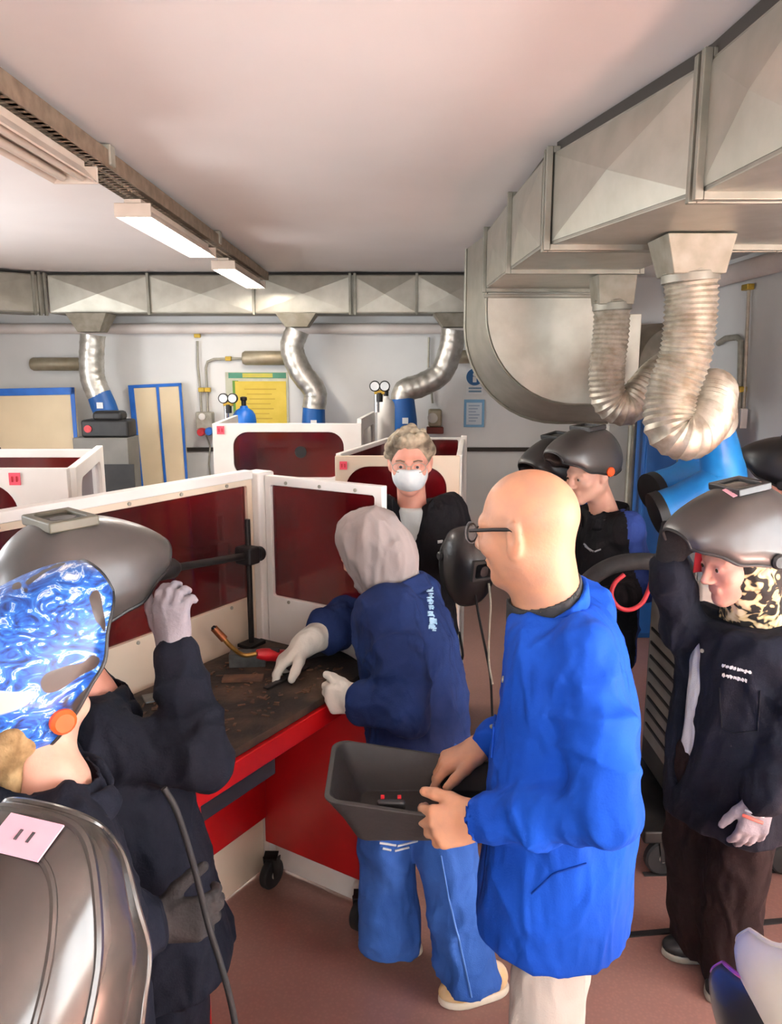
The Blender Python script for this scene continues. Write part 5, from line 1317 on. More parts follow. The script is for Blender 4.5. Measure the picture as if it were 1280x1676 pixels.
# --- black tray in his hands
def tray():
    zt_, zb_ = 1.003, .885
    # plan corners of the rim (world), long side away to the man
    o = thing('plastic_tray', 'black plastic open tray held by the bald man', 'tray', V(.08, 1.61, zb_))
    L0 = W(533, 1268, 1.61); x0 = -.138; x1 = .155; y0, y1 = 1.475, 1.745
    rim = []; bot = []; inn = []; inb = []
    pts = rounded_rect(x1 - x0 + .12, y1 - y0, .035, 6, (x0 + x1) / 2 + .06, (y0 + y1) / 2)
    N = len(pts); cxm, cym = (x0 + x1) / 2 + .06, (y0 + y1) / 2
    def zr(x):      # the rim dips towards the man
        t = np.clip((x - .03) / .06, 0, 1); t = t * t * (3 - 2 * t); return zt_ - .055 * t
    outer_t = [(x, y, zr(x)) for x, y in pts]; outer_b = [(cxm + .02 + (x - cxm) * .80, cym + (y - cym) * .72, zb_) for x, y in pts]
    in_t = [(cxm + (x - cxm) * .965, cym + (y - cym) * .955, zr(x) - .001) for x, y in pts]; in_b = [(cxm + .02 + (x - cxm) * .78, cym + (y - cym) * .69, zb_ + .006) for x, y in pts]
    lip = [(cxm + (x - cxm) * 1.03, cym + (y - cym) * 1.035, zr(x) - .003) for x, y in pts]
    mb = MB(); mb.ring([outer_b, [tuple(a * .5 + b * .5 for a, b in zip(p, q)) for p, q in zip(outer_b, outer_t)], [(x, y, z_ - .012) for x, y, z_ in outer_t], lip, in_t, in_b])
    mb.obj('shell', mat('black_tray_plastic', S(38, 37, 36), .6, col2=S(46, 44, 43), scale=6, bump=.2, bscale=90), o, bevel=.003)
    MB().box((.0, y0 + .034, zt_ - .040), (.062, .014, .05), np.array(Matrix.Rotation(.22, 3, 'X'))).obj('latch_block', M_black, o, bevel=.006)
    for dx in (-.018, .018): MB().box((dx, y0 + .040, zt_ - .014), (.008, .008, .005)).obj('latch_pin', M_redplastic, o)
    return o
tray()

def jacket_prims(neck, secs, u, arms, k=.03, neck_cut=.07, cut=()):
    pr = [('+', loft(secs, u, 2.2), 0)] + list(cut)
    for pts, rs in arms:
        pr += limb(pts, rs, k)
        pr.append(('+', cap(neck + V(0, 0, -.05), np.asarray(pts[0], float) + V(0, 0, .004), .062, rs[0] * .95), .05))
    if neck_cut: pr.append(('-', cap(neck, neck + V(0, 0, .15), neck_cut, neck_cut * 1.1), .008))
    return pr
def glove(parent, m, name='glove', cuff=None, **k):
    pr = hand_prims(**k)
    if cuff: pr.append(('+', cap(k['wr'], cuff[0], cuff[1], cuff[2]), .015))
    return sculpt(name, pr, .0045, m, parent, smooth=1)

# ================================================================ woman in headscarf leaning over the table
def hijab_woman():
    o = thing('person', 'woman in taupe headscarf, navy jacket and wide jeans leaning over the red table', 'person', (.08, 2.1, 0))
    f = unit((-.80, .60, 0)); lf = np.cross((0, 0, 1.), f)
    C = W(606, 900, 2.30); R = facing((-.86, .50), .42, -.1)
    neck = W(640, 968, 2.27); chest = W(668, 1050, 2.22); pelvis = W(684, 1195, 2.16)
    shl = W(622, 1005, 2.13); shr = W(690, 978, 2.40)
    ell_ = W(664, 1160, 1.98); wrl = W(588, 1146, 2.04)
    elr = W(590, 1000, 2.52); wrr = WZ(506, 1050, 1.045)
    fl_ = WZ(640, 1568, .0); fr_ = WZ(772, 1626, .0)
    hips = (pelvis + V(-.055, -.02, -.05), pelvis + V(.05, .0, -.05))
    ank = (V(fl_[0], fl_[1], .09), V(fr_[0], fr_[1], .09))
    knees = ((hips[0] + ank[0]) / 2 + f * .03, (hips[1] + ank[1]) / 2 + V(-.02, .02, 0))
    body(o, M_skin_b, C, R, .98, neck, chest, pelvis, (shl, shr), (ell_, elr), (wrl, wrr), hips, knees, ank, h=.006, scale=.9)
    eyes(o, C, R, .98)
    P = lambda x, y, z_: C + R @ (V(x, y, z_) * .98)
    sc = [('+', ell(P(0, -.016, .03), V(.088, .114, .104), R), 0), ('+', ell(P(0, .01, -.05), V(.080, .082, .095), R), .04),
          ('+', cap(P(0, -.03, -.06), neck + V(.01, .0, .01), .080, .084), .05),
          ('+', ell(P(0, -.09, -.04), V(.06, .055, .07), R), .04),
          ('-', ell(P(0, .085, -.012), V(.060, .070, .088), R), .012)]
    sculpt('headscarf', sc, .006, M_hijab, o, smooth=2, fold=dict(amp=.0062, stretch=(14, 14, 5), seed=12))
    # jacket
    secs = [(pelvis + V(0, 0, -.09), .185, .145), (pelvis + V(0, 0, .03), .175, .138), (W(676, 1110, 2.19), .168, .130), (chest, .178, .128), (W(655, 1000, 2.25), .165, .105), (neck + V(.004, 0, .0), .085, .075)]
    arms = [([shl + V(.02, .03, 0), (shl + ell_) / 2 + V(.015, 0, 0), ell_ + V(.004, 0, .0), wrl + (ell_ - wrl) * .12], [.075, .075, .066, .058]),
            ([shr - V(.02, .02, 0), elr, wrr + (elr - wrr) * .35], [.075, .070, .072])]
    pr = jacket_prims(neck, secs, lf, arms, .025, .075)
    jk = sculpt('jacket', pr, .0075, M_navy, o, smooth=2, fold=dict(amp=.012, stretch=(7, 7, 5.5), seed=21, extra=((shl, ell_, .07, .008, 55), (chest, pelvis, .15, .006, 34))))
    collar(o, M_navy, neck + V(.01, 0, -.004), P(0, -.02, -.05) - neck, f, r=.088, hb=.035, hf=-.005, name='collar')
    # light blue lettering down the back
    strokes(jk, glyphs(708, 962, .04, 1, 7, 8, 4) + glyphs(714, 1014, .04, 1, 2, 9, 8), .0026, cloth('pale_blue_print', (170, 200, 220), (156, 188, 210)), jk, 'back_lettering')
    # jeans
    pr = [('+', loft([(pelvis + V(0, 0, -.14), .15, .122), (pelvis + V(0, 0, -.02), .135, .105)], lf), 0)]
    pr += limb([hips[0], knees[0], V(ank[0][0], ank[0][1], .025)], [.098, .082, .098], .035)
    pr += limb([hips[1], knees[1], V(ank[1][0] - .004, ank[1][1], .05)], [.100, .088, .098], .035)
    pr += [('&', half(V(0, 0, .055), (0, 0, -1)), .006)]
    jn = sculpt('jeans', pr, .008, M_denim, o, smooth=2, fold=dict(amp=.012, stretch=(8, 8, 4), seed=5, extra=((knees[1], ank[1], .09, .006, 40), (hips[1], knees[1], .1, .005, 34))))
    strokes(jn, [((722, 1400), (735, 1470), (752, 1540), (772, 1632))], .003, cloth('denim_seam', (96, 136, 200), (84, 122, 186)), jn, 'seam')
    hitj = strokes(jn, [((622, 1379), (648, 1383)), ((650, 1384), (684, 1376)), ((626, 1388), (640, 1391)), ((646, 1392), (670, 1386))], .0035, M_shirtwhite, jn, 'white_print')
    # shoes: toes to the left
    cs = cloth('cream_sneaker', (226, 206, 190), (214, 176, 120), scale=9); so = mat('cream_sole', S(226, 214, 196), .7, col2=S(206, 190, 166), scale=9)
    a, b = WZ(830, 1618, 0), WZ(722, 1642, 0); s1 = shoe(o, a, b, cs, so, h=.006, w=.046)
    d_ = unit(b - a); c_ = a + (b - a) * .62
    MB().tube([c_ + V(0, 0, .0755) + np.cross(d_, (0, 0, 1)) * t for t in (-.03, 0, .03)], .006, 8).obj('red_trim', M_redplastic, s1, smooth=True)
    a2 = WZ(690, 1560, 0); b2 = WZ(590, 1548, 0); shoe(o, a2, b2, cloth('tan_sneaker', (214, 172, 110), (200, 158, 98)), so, h=.006, w=.044)
    # white gauntlets
    gl = glove(o, M_glovew, wr=wrl, thumb=V(-.05, .1, 1), finger=V(-.8, .35, -.12), knuck=V(-.2, -1, .2), curl=(.7, .8, .85, .9), tdir=(.5, .85, -.1), sc=.98, fat=1.35, cuff=(wrl + (ell_ - wrl) * .22, .045, .056))
    hr_ = wrr + unit(WZ(462, 1072, 1.0) - wrr) * .01
    gr = glove(o, M_glovew, wr=wrr + unit(wrr - elr) * .015, thumb=V(-.4, -.7, -.3), finger=V(-.72, -.30, -.52), knuck=V(-.3, .2, 1), curl=(.35, .5, .6, .7), tdir=(.7, .7, -.3), sc=1.02, fat=1.35, cuff=(wrr + (elr - wrr) * .38, .04, .058))
    return o
hijab_woman()
# --- welding torch in her right hand
to = thing('welding_torch', 'red handled welding torch with a bent brass neck held over the table', 'welding torch', WZ(450, 1072, .97))
tY = WZ(450, 1075, .985)[1]
hA_ = W(420, 1070, tY); hB_ = W(492, 1076, tY + .06)
MB().tube(catmull([hB_, hB_ * .5 + hA_ * .5, hA_], 6), [.017, .018, .018, .02, .021, .021, .02, .02, .02, .021, .02, .018, .014], 16).obj('handle', M_redplastic, to, smooth=True)
MB().tube(catmull([hA_, W(398, 1072, tY - .01), W(378, 1058, tY - .03), W(366, 1045, tY - .04)], 6), .0075, 12).obj('neck', M_brasspipe, to, smooth=True)
MB().tube([W(367, 1046, tY - .04), W(350, 1028, tY - .05)], [.0125, .0115], 14).obj('nozzle', M_copper, to, smooth=True)
MB().tube([W(351, 1029, tY - .05), W(348, 1026, tY - .051)], [.008, .007], 10).obj('tip', M_blacksteel, to, smooth=True)
MB().box((hA_ * .6 + hB_ * .4) + V(0, -.004, .018), (.035, .012, .012)).obj('trigger', M_black, to, bevel=.003)
MB().tube(catmull([hB_, hB_ + V(.08, .05, -.0), hB_ + V(.16, .05, -.03), hB_ + V(.22, .0, -.06)], 6), .014, 10).obj('cable', M_rubber, to, smooth=True)

# ================================================================ masked woman behind
def masked_woman():
    o = thing('person', 'woman with short curly grey hair, white face mask and dark coat', 'person', (.1, 2.98, 0))
    f = unit((-.10, -1, 0)); lf = np.cross((0, 0, 1.), f)
    C = W(671, 757, 2.95); R = facing((-.06, -1), .12)
    neck = W(675, 833, 3.0)
    Z = lambda z_, dx=0, Y=3.0: V(.09 + dx, Y, z_)
    chest = Z(1.26); pelvis = Z(.86)
    shr = V(-.075, 3.0, 1.33); shl = V(.255, 3.0, 1.33)
    elr = V(-.12, 2.98, 1.06); wrr = V(-.02, 2.80, 1.02)
    ell_ = V(.33, 2.96, 1.08); wrl = W(765, 905, 2.74)
    hips = (pelvis + V(.08, 0, -.02), pelvis + V(-.08, 0, -.02)); knees = [h + V(0, 0, -.38) for h in hips]; ank = [V(h[0], h[1], .08) for h in hips]
    body(o, M_skin_c, C, R, .98, neck, chest, pelvis, (shl, shr), (ell_, elr), (wrl, wrr), hips, knees, ank, h=.0052, scale=.9)
    eyes(o, C, R, .98, (60, 60, 66))
    P = lambda x, y, z_: C + R @ (V(x, y, z_) * .98)
    # curls
    rn = random.Random(5); pr = [('+', ell(P(0, -.025, .045), V(.088, .095, .088), R), 0)]
    for k in range(210):
        th = rn.uniform(0, 2 * math.pi); ph = rn.uniform(0, 1.0)
        d = V(math.cos(th) * math.sqrt(1 - ph * ph), math.sin(th) * math.sqrt(1 - ph * ph), ph * 1.0 - (.25 if math.sin(th) < .2 else 0))
        if d[1] > .55 and d[2] < .45: continue
        q = V(d[0] * .088, -.022 + d[1] * .094, .045 + d[2] * .088); r = rn.uniform(.011, .019)
        pr.append(('+', ell(P(*q), V(r, r, r * 1.2), R), .004))
    for k in range(14):
        pr.append(('+', ell(P(rn.uniform(-.055, .05), rn.uniform(.045, .07), rn.uniform(.082, .125)), V(.016, .016, .016)), .004))
    pr.append(('-', ell(P(0, .105, .005), V(.062, .060, .070), R), .006))
    hm = cloth('grey_blond_hair', (186, 172, 148), (92, 80, 66), bump=.5, bscale=200, scale=16, rough=.6)
    sculpt('hair', pr, .005, hm, o, smooth=1)
    # mask: follows the lower face
    mk_ = [('+', ell(P(0, .02, -.040), V(.069, .086, .074), R), 0), ('+', ell(P(0, .070, -.036), V(.040, .058, .050), R), .03), ('&', half(P(0, .03, -.112), -R[:, 2]), .006), ('&', half(P(0, .03, -.012), R[:, 2] + R[:, 1] * -.12), .006), ('&', half(P(0, .006, 0), -R[:, 1]), .004)]
    ms = sculpt('face_mask', mk_, .004, mat('pleated_mask', S(226, 232, 232), .8, col2=S(212, 220, 222), scale=30), o, smooth=1)
    for q in (-1, 1):
        MB().tube([P(q * .066, .01, -.03), P(q * .078, -.014, -.006), P(q * .079, -.024, .012)], .0018, 6).obj('ear_loop', M_paper, ms, smooth=True)
    for k in range(3):
        pass
    g = MB()
    for q in (-1, 1):
        g.tube([P(q * .036 + .027 * math.cos(a), .105 - abs(q * .036 + .027 * math.cos(a)) * .18, .004 + .019 * math.sin(a)) for a in np.linspace(0, 2 * math.pi, 25)], .0016, 6)
        g.tube([P(q * .064, .092, .01), P(q * .078, .03, .014), P(q * .08, -.02, .012)], .0016, 6)
    g.tube([P(-.01, .105, .01), P(.01, .105, .01)], .0014, 6)
    g.obj('glasses', M_conduit, o, smooth=True)
    for q in (-1, 1): MB().tube([P(q * .016, .097, .026), P(q * .034, .094, .031), P(q * .05, .083, .026)], .003, 6).obj('eyebrow', mat('brow_hair', S(110, 92, 76), .8), o, smooth=True)
    # light shirt showing in the neckline
    sculpt('shirt', [('+', loft([(Z(1.0, 0, 2.99), .10, .08), (Z(1.22, -.005, 2.98), .11, .085), (Z(1.36, -.005, 2.985), .085, .07)], (1, 0, 0)), 0)], .008, cloth('pale_grey_shirt', (196, 202, 200), (184, 190, 188)), o)
    secs = [(Z(.58), .185, .13), (Z(.86), .178, .125), (Z(1.08), .175, .128), (Z(1.24), .180, .125), (Z(1.36), .135, .085), (neck + V(0, .02, .015), .07, .06)]
    arms = [([shl - V(.03, 0, .0), ell_, wrl + (ell_ - wrl) * .15], [.066, .056, .05]), ([shr + V(.03, 0, 0), elr, wrr], [.066, .056, .05])]
    pr = jacket_prims(neck, secs, (1, 0, 0), arms, .03, .07)
    pr += [('-', cap(V(.078, 2.85, 1.13), V(.078, 2.89, 1.42), .006, .085), .01)]
    jk = sculpt('coat', pr, .008, M_blackcloth, o, fold=dict(amp=.009, stretch=(8, 8, 4), seed=31))
    for q in (-1, 1):
        MB().prism([V(.085 + q * .012, 2.862, 1.13), V(.085 + q * .055, 2.875, 1.27), V(.085 + q * .082, 2.90, 1.30), V(.085 + q * .078, 2.935, 1.40), V(.085 + q * .058, 2.90, 1.38)], V(q * .004, .016, 0)).obj('lapel', M_blackcloth, jk, bevel=.004)
    strokes(jk, [((716, 886), (724, 885)), ((716, 888), (723, 887))], .004, M_shirtwhite, jk, 'pocket_badge')
    hz = W(690, 975, 2.88)
    pr = [('+', loft([(pelvis + V(0, 0, -.1), .15, .105), (pelvis + V(0, 0, .08), .15, .105)], (1, 0, 0)), 0)]
    for i in (0, 1): pr += limb([hips[i], knees[i], ank[i] + V(0, 0, -.03)], [.085, .068, .06], .03)
    sculpt('trousers', pr, .01, M_darknavy, o, fold=dict(amp=.006, stretch=(8, 8, 4), seed=33))
    for i in (0, 1): shoe(o, V(ank[i][0], ank[i][1] + .06, 0), V(ank[i][0], ank[i][1] - .18, 0), M_black, M_rubber, h=.01)
    belt = MB().tube(catmull([V(.22, 2.86, .80), V(.28, 2.86, .775), W(752, 1036, 2.85)], 5), .014, 8, flat=.35).obj('belt_end', M_black, o, smooth=True)
    glove(o, M_gloveb, wr=wrl, thumb=V(-.3, -.2, 1), finger=V(.1, -1, -.1), knuck=V(-1, 0, .3), curl=(.7, .8, .8, .8), sc=.95, fat=1.15, cuff=(wrl + (ell_ - wrl) * .2, .034, .04))
    return o
masked_woman()
h_c = helmet('black welding helmet held by the masked woman', W(766, 918, 2.68), tilt_up(facing((.45, -.9), .2), -14), M_helmet_black, s=.74)
tag(MB().tube(catmull([W(776, 962, 2.62), W(784, 1010, 2.62), W(795, 1065, 2.6), W(803, 1110, 2.58), W(806, 1180, 2.56)], 6), .011, 8, flat=.4).obj('strap', M_rubber, smooth=True), 'flat black strap hanging from the black helmet of the masked woman', 'strap')
tag(MB().tube(catmull([W(800, 955, 2.6), W(803, 990, 2.6), W(801, 1030, 2.6), W(800, 1080, 2.58), W(806, 1120, 2.57)], 6), .004, 8).obj('cord', M_conduit, smooth=True), 'thin grey cord hanging beside the flat black strap', 'cord')

# ================================================================ the three students at the right rear
def simple_person(label, C, fh, neck, fb, M_j, M_skin_, seed, el=None, wr=None, pick=None, mats=None, Mtr=None, pitch=.2, s=.98, h=.007, wide=1.0, gloves=None, hem=None, eye=True, off=(0, 0)):
    fb = unit((fb[0], fb[1], 0)); lf = np.cross((0, 0, 1.), fb); R = facing(fh, pitch)
    o = thing('person', label, 'person', (neck[0], neck[1], 0))
    zn = neck[2]; pz = zn * .60; chest = V(neck[0], neck[1], zn - .17) - fb * .005; of = V(off[0], off[1], 0); pelvis = V(neck[0], neck[1], pz) + of
    sh = [neck + lf * .17 * wide + V(0, 0, -.06), neck - lf * .17 * wide + V(0, 0, -.06)]
    el = el or [None, None]; wr = wr or [None, None]
    el = [e if e is not None else sh[i] + (lf if i == 0 else -lf) * .05 + V(0, 0, -.28) - fb * .02 for i, e in enumerate(el)]
    wr = [w if w is not None else el[i] + fb * .10 + V(0, 0, -.22) for i, w in enumerate(wr)]
    hips = [pelvis + lf * .08 + V(0, 0, -.03), pelvis - lf * .08 + V(0, 0, -.03)]; knees = [V(h_[0], h_[1], pz * .52) + fb * .015 for h_ in hips]; ank = [V(h_[0], h_[1], .08) for h_ in hips]
    body(o, M_skin_, C, R, s, neck, chest, pelvis, sh, el, wr, hips, knees, ank, h=h, scale=.92)
    if eye: eyes(o, C, R, s)
    hm = hem or pz - .16
    secs = [(V(neck[0], neck[1], hm) + of * 1.3, .19 * wide, .145), (pelvis + V(0, 0, .02), .182 * wide, .138), (V(neck[0], neck[1], (pz + zn) / 2) + of * .55, .178 * wide, .13), (chest + of * .15, .182 * wide, .128), (V(neck[0], neck[1], zn - .06), .14 * wide, .09), (neck + V(0, 0, .01), .075, .068)]
    arms = [([sh[i] + (-lf if i == 0 else lf) * .03, el[i], wr[i] + (el[i] - wr[i]) * .08], [.072, .062, .052]) for i in (0, 1)]
    jk = sculpt('jacket', jacket_prims(neck, secs, lf, arms, .03, .072), .008, mats or M_j, o, fold=dict(amp=.010, stretch=(8, 8, 5), seed=seed, extra=[(sh[i], el[i], .065, .006, 55) for i in (0, 1)] + [(el[i], wr[i], .055, .006, 70) for i in (0, 1)]), pick=pick)
    collar(o, M_j, neck + V(0, 0, -.006), V(0, 0, 1), fb, r=.082, hb=.045, hf=-.004, name='collar', h=.006)
    pr = [('+', loft([(pelvis + V(0, 0, -.12), .15, .115), (pelvis + V(0, 0, .05), .15, .115)], lf), 0)]
    for i in (0, 1): pr += limb([hips[i], knees[i], ank[i] + V(0, 0, -.045)], [.088, .072, .066], .03)
    pr.append(('&', half(V(0, 0, .03), (0, 0, -1)), .005))
    sculpt('trousers', pr, .010, Mtr or M_darknavy, o, fold=dict(amp=.007, stretch=(8, 8, 4), seed=seed + 1))
    for i in (0, 1): shoe(o, V(ank[i][0], ank[i][1], 0) - fb * .06, V(ank[i][0], ank[i][1], 0) + fb * .18, M_black, M_rubber, h=.01)
    return o, jk, R, sh, el, wr, lf, fb
# --- young man in black and blue jacket
C = W(964, 776, 3.26); nk = W(990, 838, 3.32); fD = (-.88, -.47); nD = V(nk[0], nk[1], nk[2])
lfD = np.cross((0, 0, 1.), unit((*fD, 0)))
bk = unit((*fD, 0))
oD, jD, RD, shD, elD, wrD, _, _ = simple_person('young man with dark grey raised helmet in black jacket with blue back and sleeves', C, fD, nk, fD, M_blackcloth, M_skin_b, 41, pitch=.22,
    mats=[M_blackcloth, M_royal], pick=lambda c: ((c[:, 0] - nk[0] > .055 + .02 * np.sin(c[:, 2] * 9) + .12 * np.maximum(1.28 - c[:, 2], 0)) | (c[:, 1] - nk[1] > .07)).astype(int), el=[W(1050, 960, 3.16), None], wr=[W(985, 985, 3.0), None], h=.0055, Mtr=cloth('blue_work_trousers', (50, 66, 120), (42, 56, 104)))
strokes(jD, [((956, 890), (964, 898), (972, 903)), ((958, 894), (968, 902)), ((974, 903), (984, 899))], .004, cloth('grey_print', (150, 152, 156), (140, 142, 146)), jD, 'chest_logo')
PD = lambda x, y, z_: C + RD @ V(x, y, z_)
sculpt('hair', [('+', ell(PD(0, -.03, .03), V(.082, .092, .085), RD), 0), ('-', ell(PD(0, .10, -.02), V(.08, .09, .10), RD), .01), ('&', half(PD(0, 0, -.03), -RD[:, 2]), .01)], .007, cloth('dark_hair', (44, 34, 30), (32, 26, 24), bscale=200), oD, smooth=1)
glove(oD, M_gloveb, wr=wrD[0], thumb=V(0, -.3, 1), finger=V(-.8, -.5, -.1), knuck=V(.4, -.9, .2), curl=(.6, .7, .7, .7), sc=.95, fat=1.2, cuff=(wrD[0] + (elD[0] - wrD[0]) * .2, .036, .042))
helmet('dark grey raised helmet with orange knob on the young man beside the white locker', PD(0, .0, .07), tilt_up(RD, 80), M_helmet, s=.92, knob=mat('orange_knob', S(236, 88, 30), .45), mframe=M_helmet_dark)
# --- student behind him
C = W(918, 782, 3.72); nk = W(938, 842, 3.8); fE = (-.85, -.52)
oE, jE, RE, *_ = simple_person('student mostly hidden behind the young man, wearing a raised black helmet', C, fE, nk, fE, M_blackcloth, M_skin_c, 51, pitch=.25, h=.007)
helmet('black raised helmet with pink and white stickers beside the blue sign wall', C + RE @ V(0, 0, .065), tilt_up(RE, 78), M_helmet_black, s=1.0,
       sticker=[(.1, .12, .09, .05, M_pink), (.35, .25, .06, .05, M_paper), (-.5, .3, .06, .06, M_pinkpaper)])
# --- student at the far right edge
C = W(1292, 795, 3.36); nk = W(1305, 870, 3.42); fG = (-.72, .69)
oG, jG, RG, *_ = simple_person('student at the right edge of the picture in dark jacket behind the leopard scarf woman', C, fG, nk, fG, M_darknavy, M_skin_c, 61, pitch=.1, h=.008)
helmet('black raised helmet with a flat front at the right edge', C + RG @ V(0, 0, .07), tilt_up(RG, 85), M_helmet_black, s=1.0, mframe=M_helmet_dark)

# ================================================================ woman with leopard scarf
def leopard():
    m = bpy.data.materials.new('leopard_print'); m.use_nodes = True; nt = m.node_tree; b = nt.nodes['Principled BSDF']
    tc = nt.nodes.new('ShaderNodeTexCoord'); n = nt.nodes.new('ShaderNodeTexNoise'); n.inputs['Scale'].default_value = 26; n.inputs['Detail'].default_value = 1; n.inputs['Distortion'].default_value = 1.2
    r = nt.nodes.new('ShaderNodeValToRGB'); e = r.color_ramp.elements; e[0].position = .47; e[0].color = (*S(26, 22, 20), 1); e[1].position = .52; e[1].color = (*S(206, 178, 128), 1); q = e.new(.62); q.color = (*S(226, 206, 166), 1)
    nt.links.new(tc.outputs['Object'], n.inputs['Vector']); nt.links.new(n.outputs['Fac'], r.inputs['Fac']); nt.links.new(r.outputs['Color'], b.inputs['Base Color']); b.inputs['Roughness'].default_value = .8
    return m
def scarf_woman():
    fh = (-.95, -.22); fb = unit((-.86, -.50, 0)); lf = np.cross((0, 0, 1.), fb)
    o = thing('person', 'woman with leopard print scarf, open dark jacket and white shirt raising her helmet', 'person', (1.0, 2.1, 0))
    C = W(1208, 916, 2.05); R = facing(fh, .25)
    neck = W(1226, 1022, 2.12); nz = neck[2]
    base = lambda z_, dx=0, dy=0: V(neck[0] - .035 + dx, 2.10 + dy, z_)
    chest = base(1.13); pelvis = base(.76)
    shl = neck + lf * .165 + V(.0, .0, -.07); shr = neck - lf * .16 + V(-.02, 0, -.06)
    ell_ = W(1285, 1225, 1.93); wrl = W(1246, 1308, 1.89)
    elr = W(1118, 1030, 2.16); wrr = W(1094, 918, 2.08)
    f1, f2 = WZ(1140, 1560, 0), WZ(1192, 1612, 0)
    ank = (V(f2[0], f2[1], .08), V(f1[0], f1[1], .08)); hips = (pelvis + lf * .08, pelvis - lf * .08); knees = [(h_ + a_) / 2 + fb * .03 for h_, a_ in zip(hips, ank)]
    body(o, M_skin_c, C, R, .98, neck, chest, pelvis, (shl, shr), (ell_, elr), (wrl, wrr), hips, knees, ank, h=.0052, scale=.92)
    eyes(o, C, R, .98)
    P = lambda x, y, z_: C + R @ (V(x, y, z_) * .98)
    sc = [('+', ell(P(0, -.03, .02), V(.088, .098, .10), R), 0), ('+', ell(P(0, -.02, -.06), V(.082, .078, .085), R), .04), ('+', cap(P(0, -.035, -.08), neck + V(.01, 0, .01), .072, .088), .04), ('-', ell(P(0, .09, -.012), V(.064, .082, .10), R), .012)]
    sculpt('headscarf', sc, .006, leopard(), o, fold=dict(amp=.005, stretch=(16, 16, 8), seed=71))
    sculpt('shirt', [('+', loft([(base(.72) + fb * .025, .12, .10), (base(.95) + fb * .025, .12, .098), (base(1.14) + fb * .02, .105, .085), (neck + fb * .02 + V(0, 0, -.01), .08, .07)], lf), 0)], .008, M_shirtwhite, o, fold=dict(amp=.006, stretch=(10, 10, 4), seed=73))
    secs = [(base(.57), .185, .150), (base(.74), .182, .146), (base(.95), .175, .136), (chest, .180, .126), (base(1.25, .02), .14, .09), (neck + V(0, 0, .01), .078, .07)]
    arms = [([shl - lf * .03, (shl + ell_) / 2, ell_, wrl + (ell_ - wrl) * .06], [.074, .072, .062, .052]), ([shr + lf * .03, elr, wrr + (elr - wrr) * .1], [.072, .064, .05])]
    Rw = np.column_stack([lf, fb, [0, 0, 1]])
    pr = jacket_prims(neck, secs, lf, arms, .028, .075, [('-', ell(base(.94) + fb * .125 - lf * .072, V(.046, .075, .27), Rw), .01)])
    # open front: a wedge facing forward and to her right
    jk = sculpt('jacket', pr, .0075, M_darknavy, o, fold=dict(amp=.009, stretch=(8, 8, 4.5), seed=75, extra=((shl, ell_, .07, .007, 55), (ell_, wrl, .055, .006, 70), (shr, elr, .07, .007, 60))))
    collar(o, M_darknavy, neck + V(0, 0, -.008), V(-.1, 0, 1), fb, r=.088, hb=.04, hf=-.02, op=.07, name='collar', h=.006)
    # two lines of white lettering on the chest
    strokes(jk, glyphs(1184, 1086, .97, .25, 8, 5, 9) + glyphs(1184, 1101, .97, .25, 7, 5, 10), .0016, M_shirtwhite, jk, 'chest_lettering')
    strokes(jk, [((1178, 1125), (1182, 1190), (1200, 1200), (1240, 1196), (1244, 1130))], .0022, cloth('pocket_seam', (22, 24, 32), (18, 20, 27)), jk, 'pocket_edge')
    hit = surface_ray(jk)
    for q in ((1150, 1065),):
        p, n = hit(*q)
        if p is not None: MB().lathe(p, n, [(.006, -.001), (.006, .002), (.001, .002)], 12).obj('button', M_conduit, jk)
    pr = [('+', loft([(pelvis + V(0, 0, -.14), .155, .13), (pelvis + V(0, 0, .03), .155, .13)], lf), 0)]
    for i in (0, 1): pr += limb([hips[i], knees[i], V(ank[i][0], ank[i][1], .04)], [.092, .082, .086], .035)
    pr.append(('&', half(V(0, 0, .03), (0, 0, -1)), .006))
    sculpt('trousers', pr, .009, M_brown, o, fold=dict(amp=.009, stretch=(9, 9, 4), seed=77))
    a, b = WZ(1150, 1566, 0), WZ(1086, 1562, 0); shoe(o, a + unit(a - b) * .06, b, M_black, M_conduit, h=.007, w=.042, hgt=.075)
    a, b = WZ(1200, 1600, 0), WZ(1163, 1640, 0); shoe(o, a + unit(a - b) * .08, b, M_black, M_conduit, h=.007, w=.042, hgt=.075)
    g1 = glove(o, M_gloveg, wr=wrl, thumb=V(-.9, .1, -.1), finger=V(-.22, -.05, -1), knuck=V(-.15, -1, .1), curl=(.30, .32, .35, .4), tdir=(.6, .85, -.1), sc=.98, fat=1.15, cuff=(wrl + (ell_ - wrl) * .22, .034, .042))
    strokes(g1, [((1216, 1334), (1232, 1340), (1248, 1346))], .0045, mat('coral_print', S(226, 110, 96), .7), g1, 'coral_stripe')
    strokes(g1, [((1220, 1326), (1236, 1331), (1250, 1336))], .003, M_paper, g1, 'white_stripe')
    glove(o, M_gloveb, wr=wrr, thumb=V(.8, -.3, .3), finger=V(.12, -.1, 1), knuck=V(-.9, -.4, 0), curl=(.7, .8, .8, .9), tdir=(.7, .7, -.2), sc=.95, fat=1.2, cuff=(wrr + (elr - wrr) * .16, .034, .04))
    sculpt('cuff', [('+', cap(wrr + (elr - wrr) * .10, wrr + (elr - wrr) * .2, .036, .038), 0)], .006, M_skin_c, o, smooth=1)
    helmet('dark grey raised helmet of the woman with leopard scarf', P(0, -.015, .068), tilt_up(R, 78), M_helmet, s=.96, mframe=M_helmet_dark, sticker=[(-.15, .55, .05, .03, M_pinkpaper)])
    hp_ = P(.0, .135, -.062)
    tag(MB().prism([W(1140, 892, 2.10), W(1172, 905, 2.10), W(1160, 935, 2.10), W(1134, 938, 2.10)], V(.004, .012, 0)).obj('red_tab', mat('red_fabric', S(226, 50, 58), .7, col2=S(206, 40, 48), scale=12), o, bevel=.003), None)
    return o
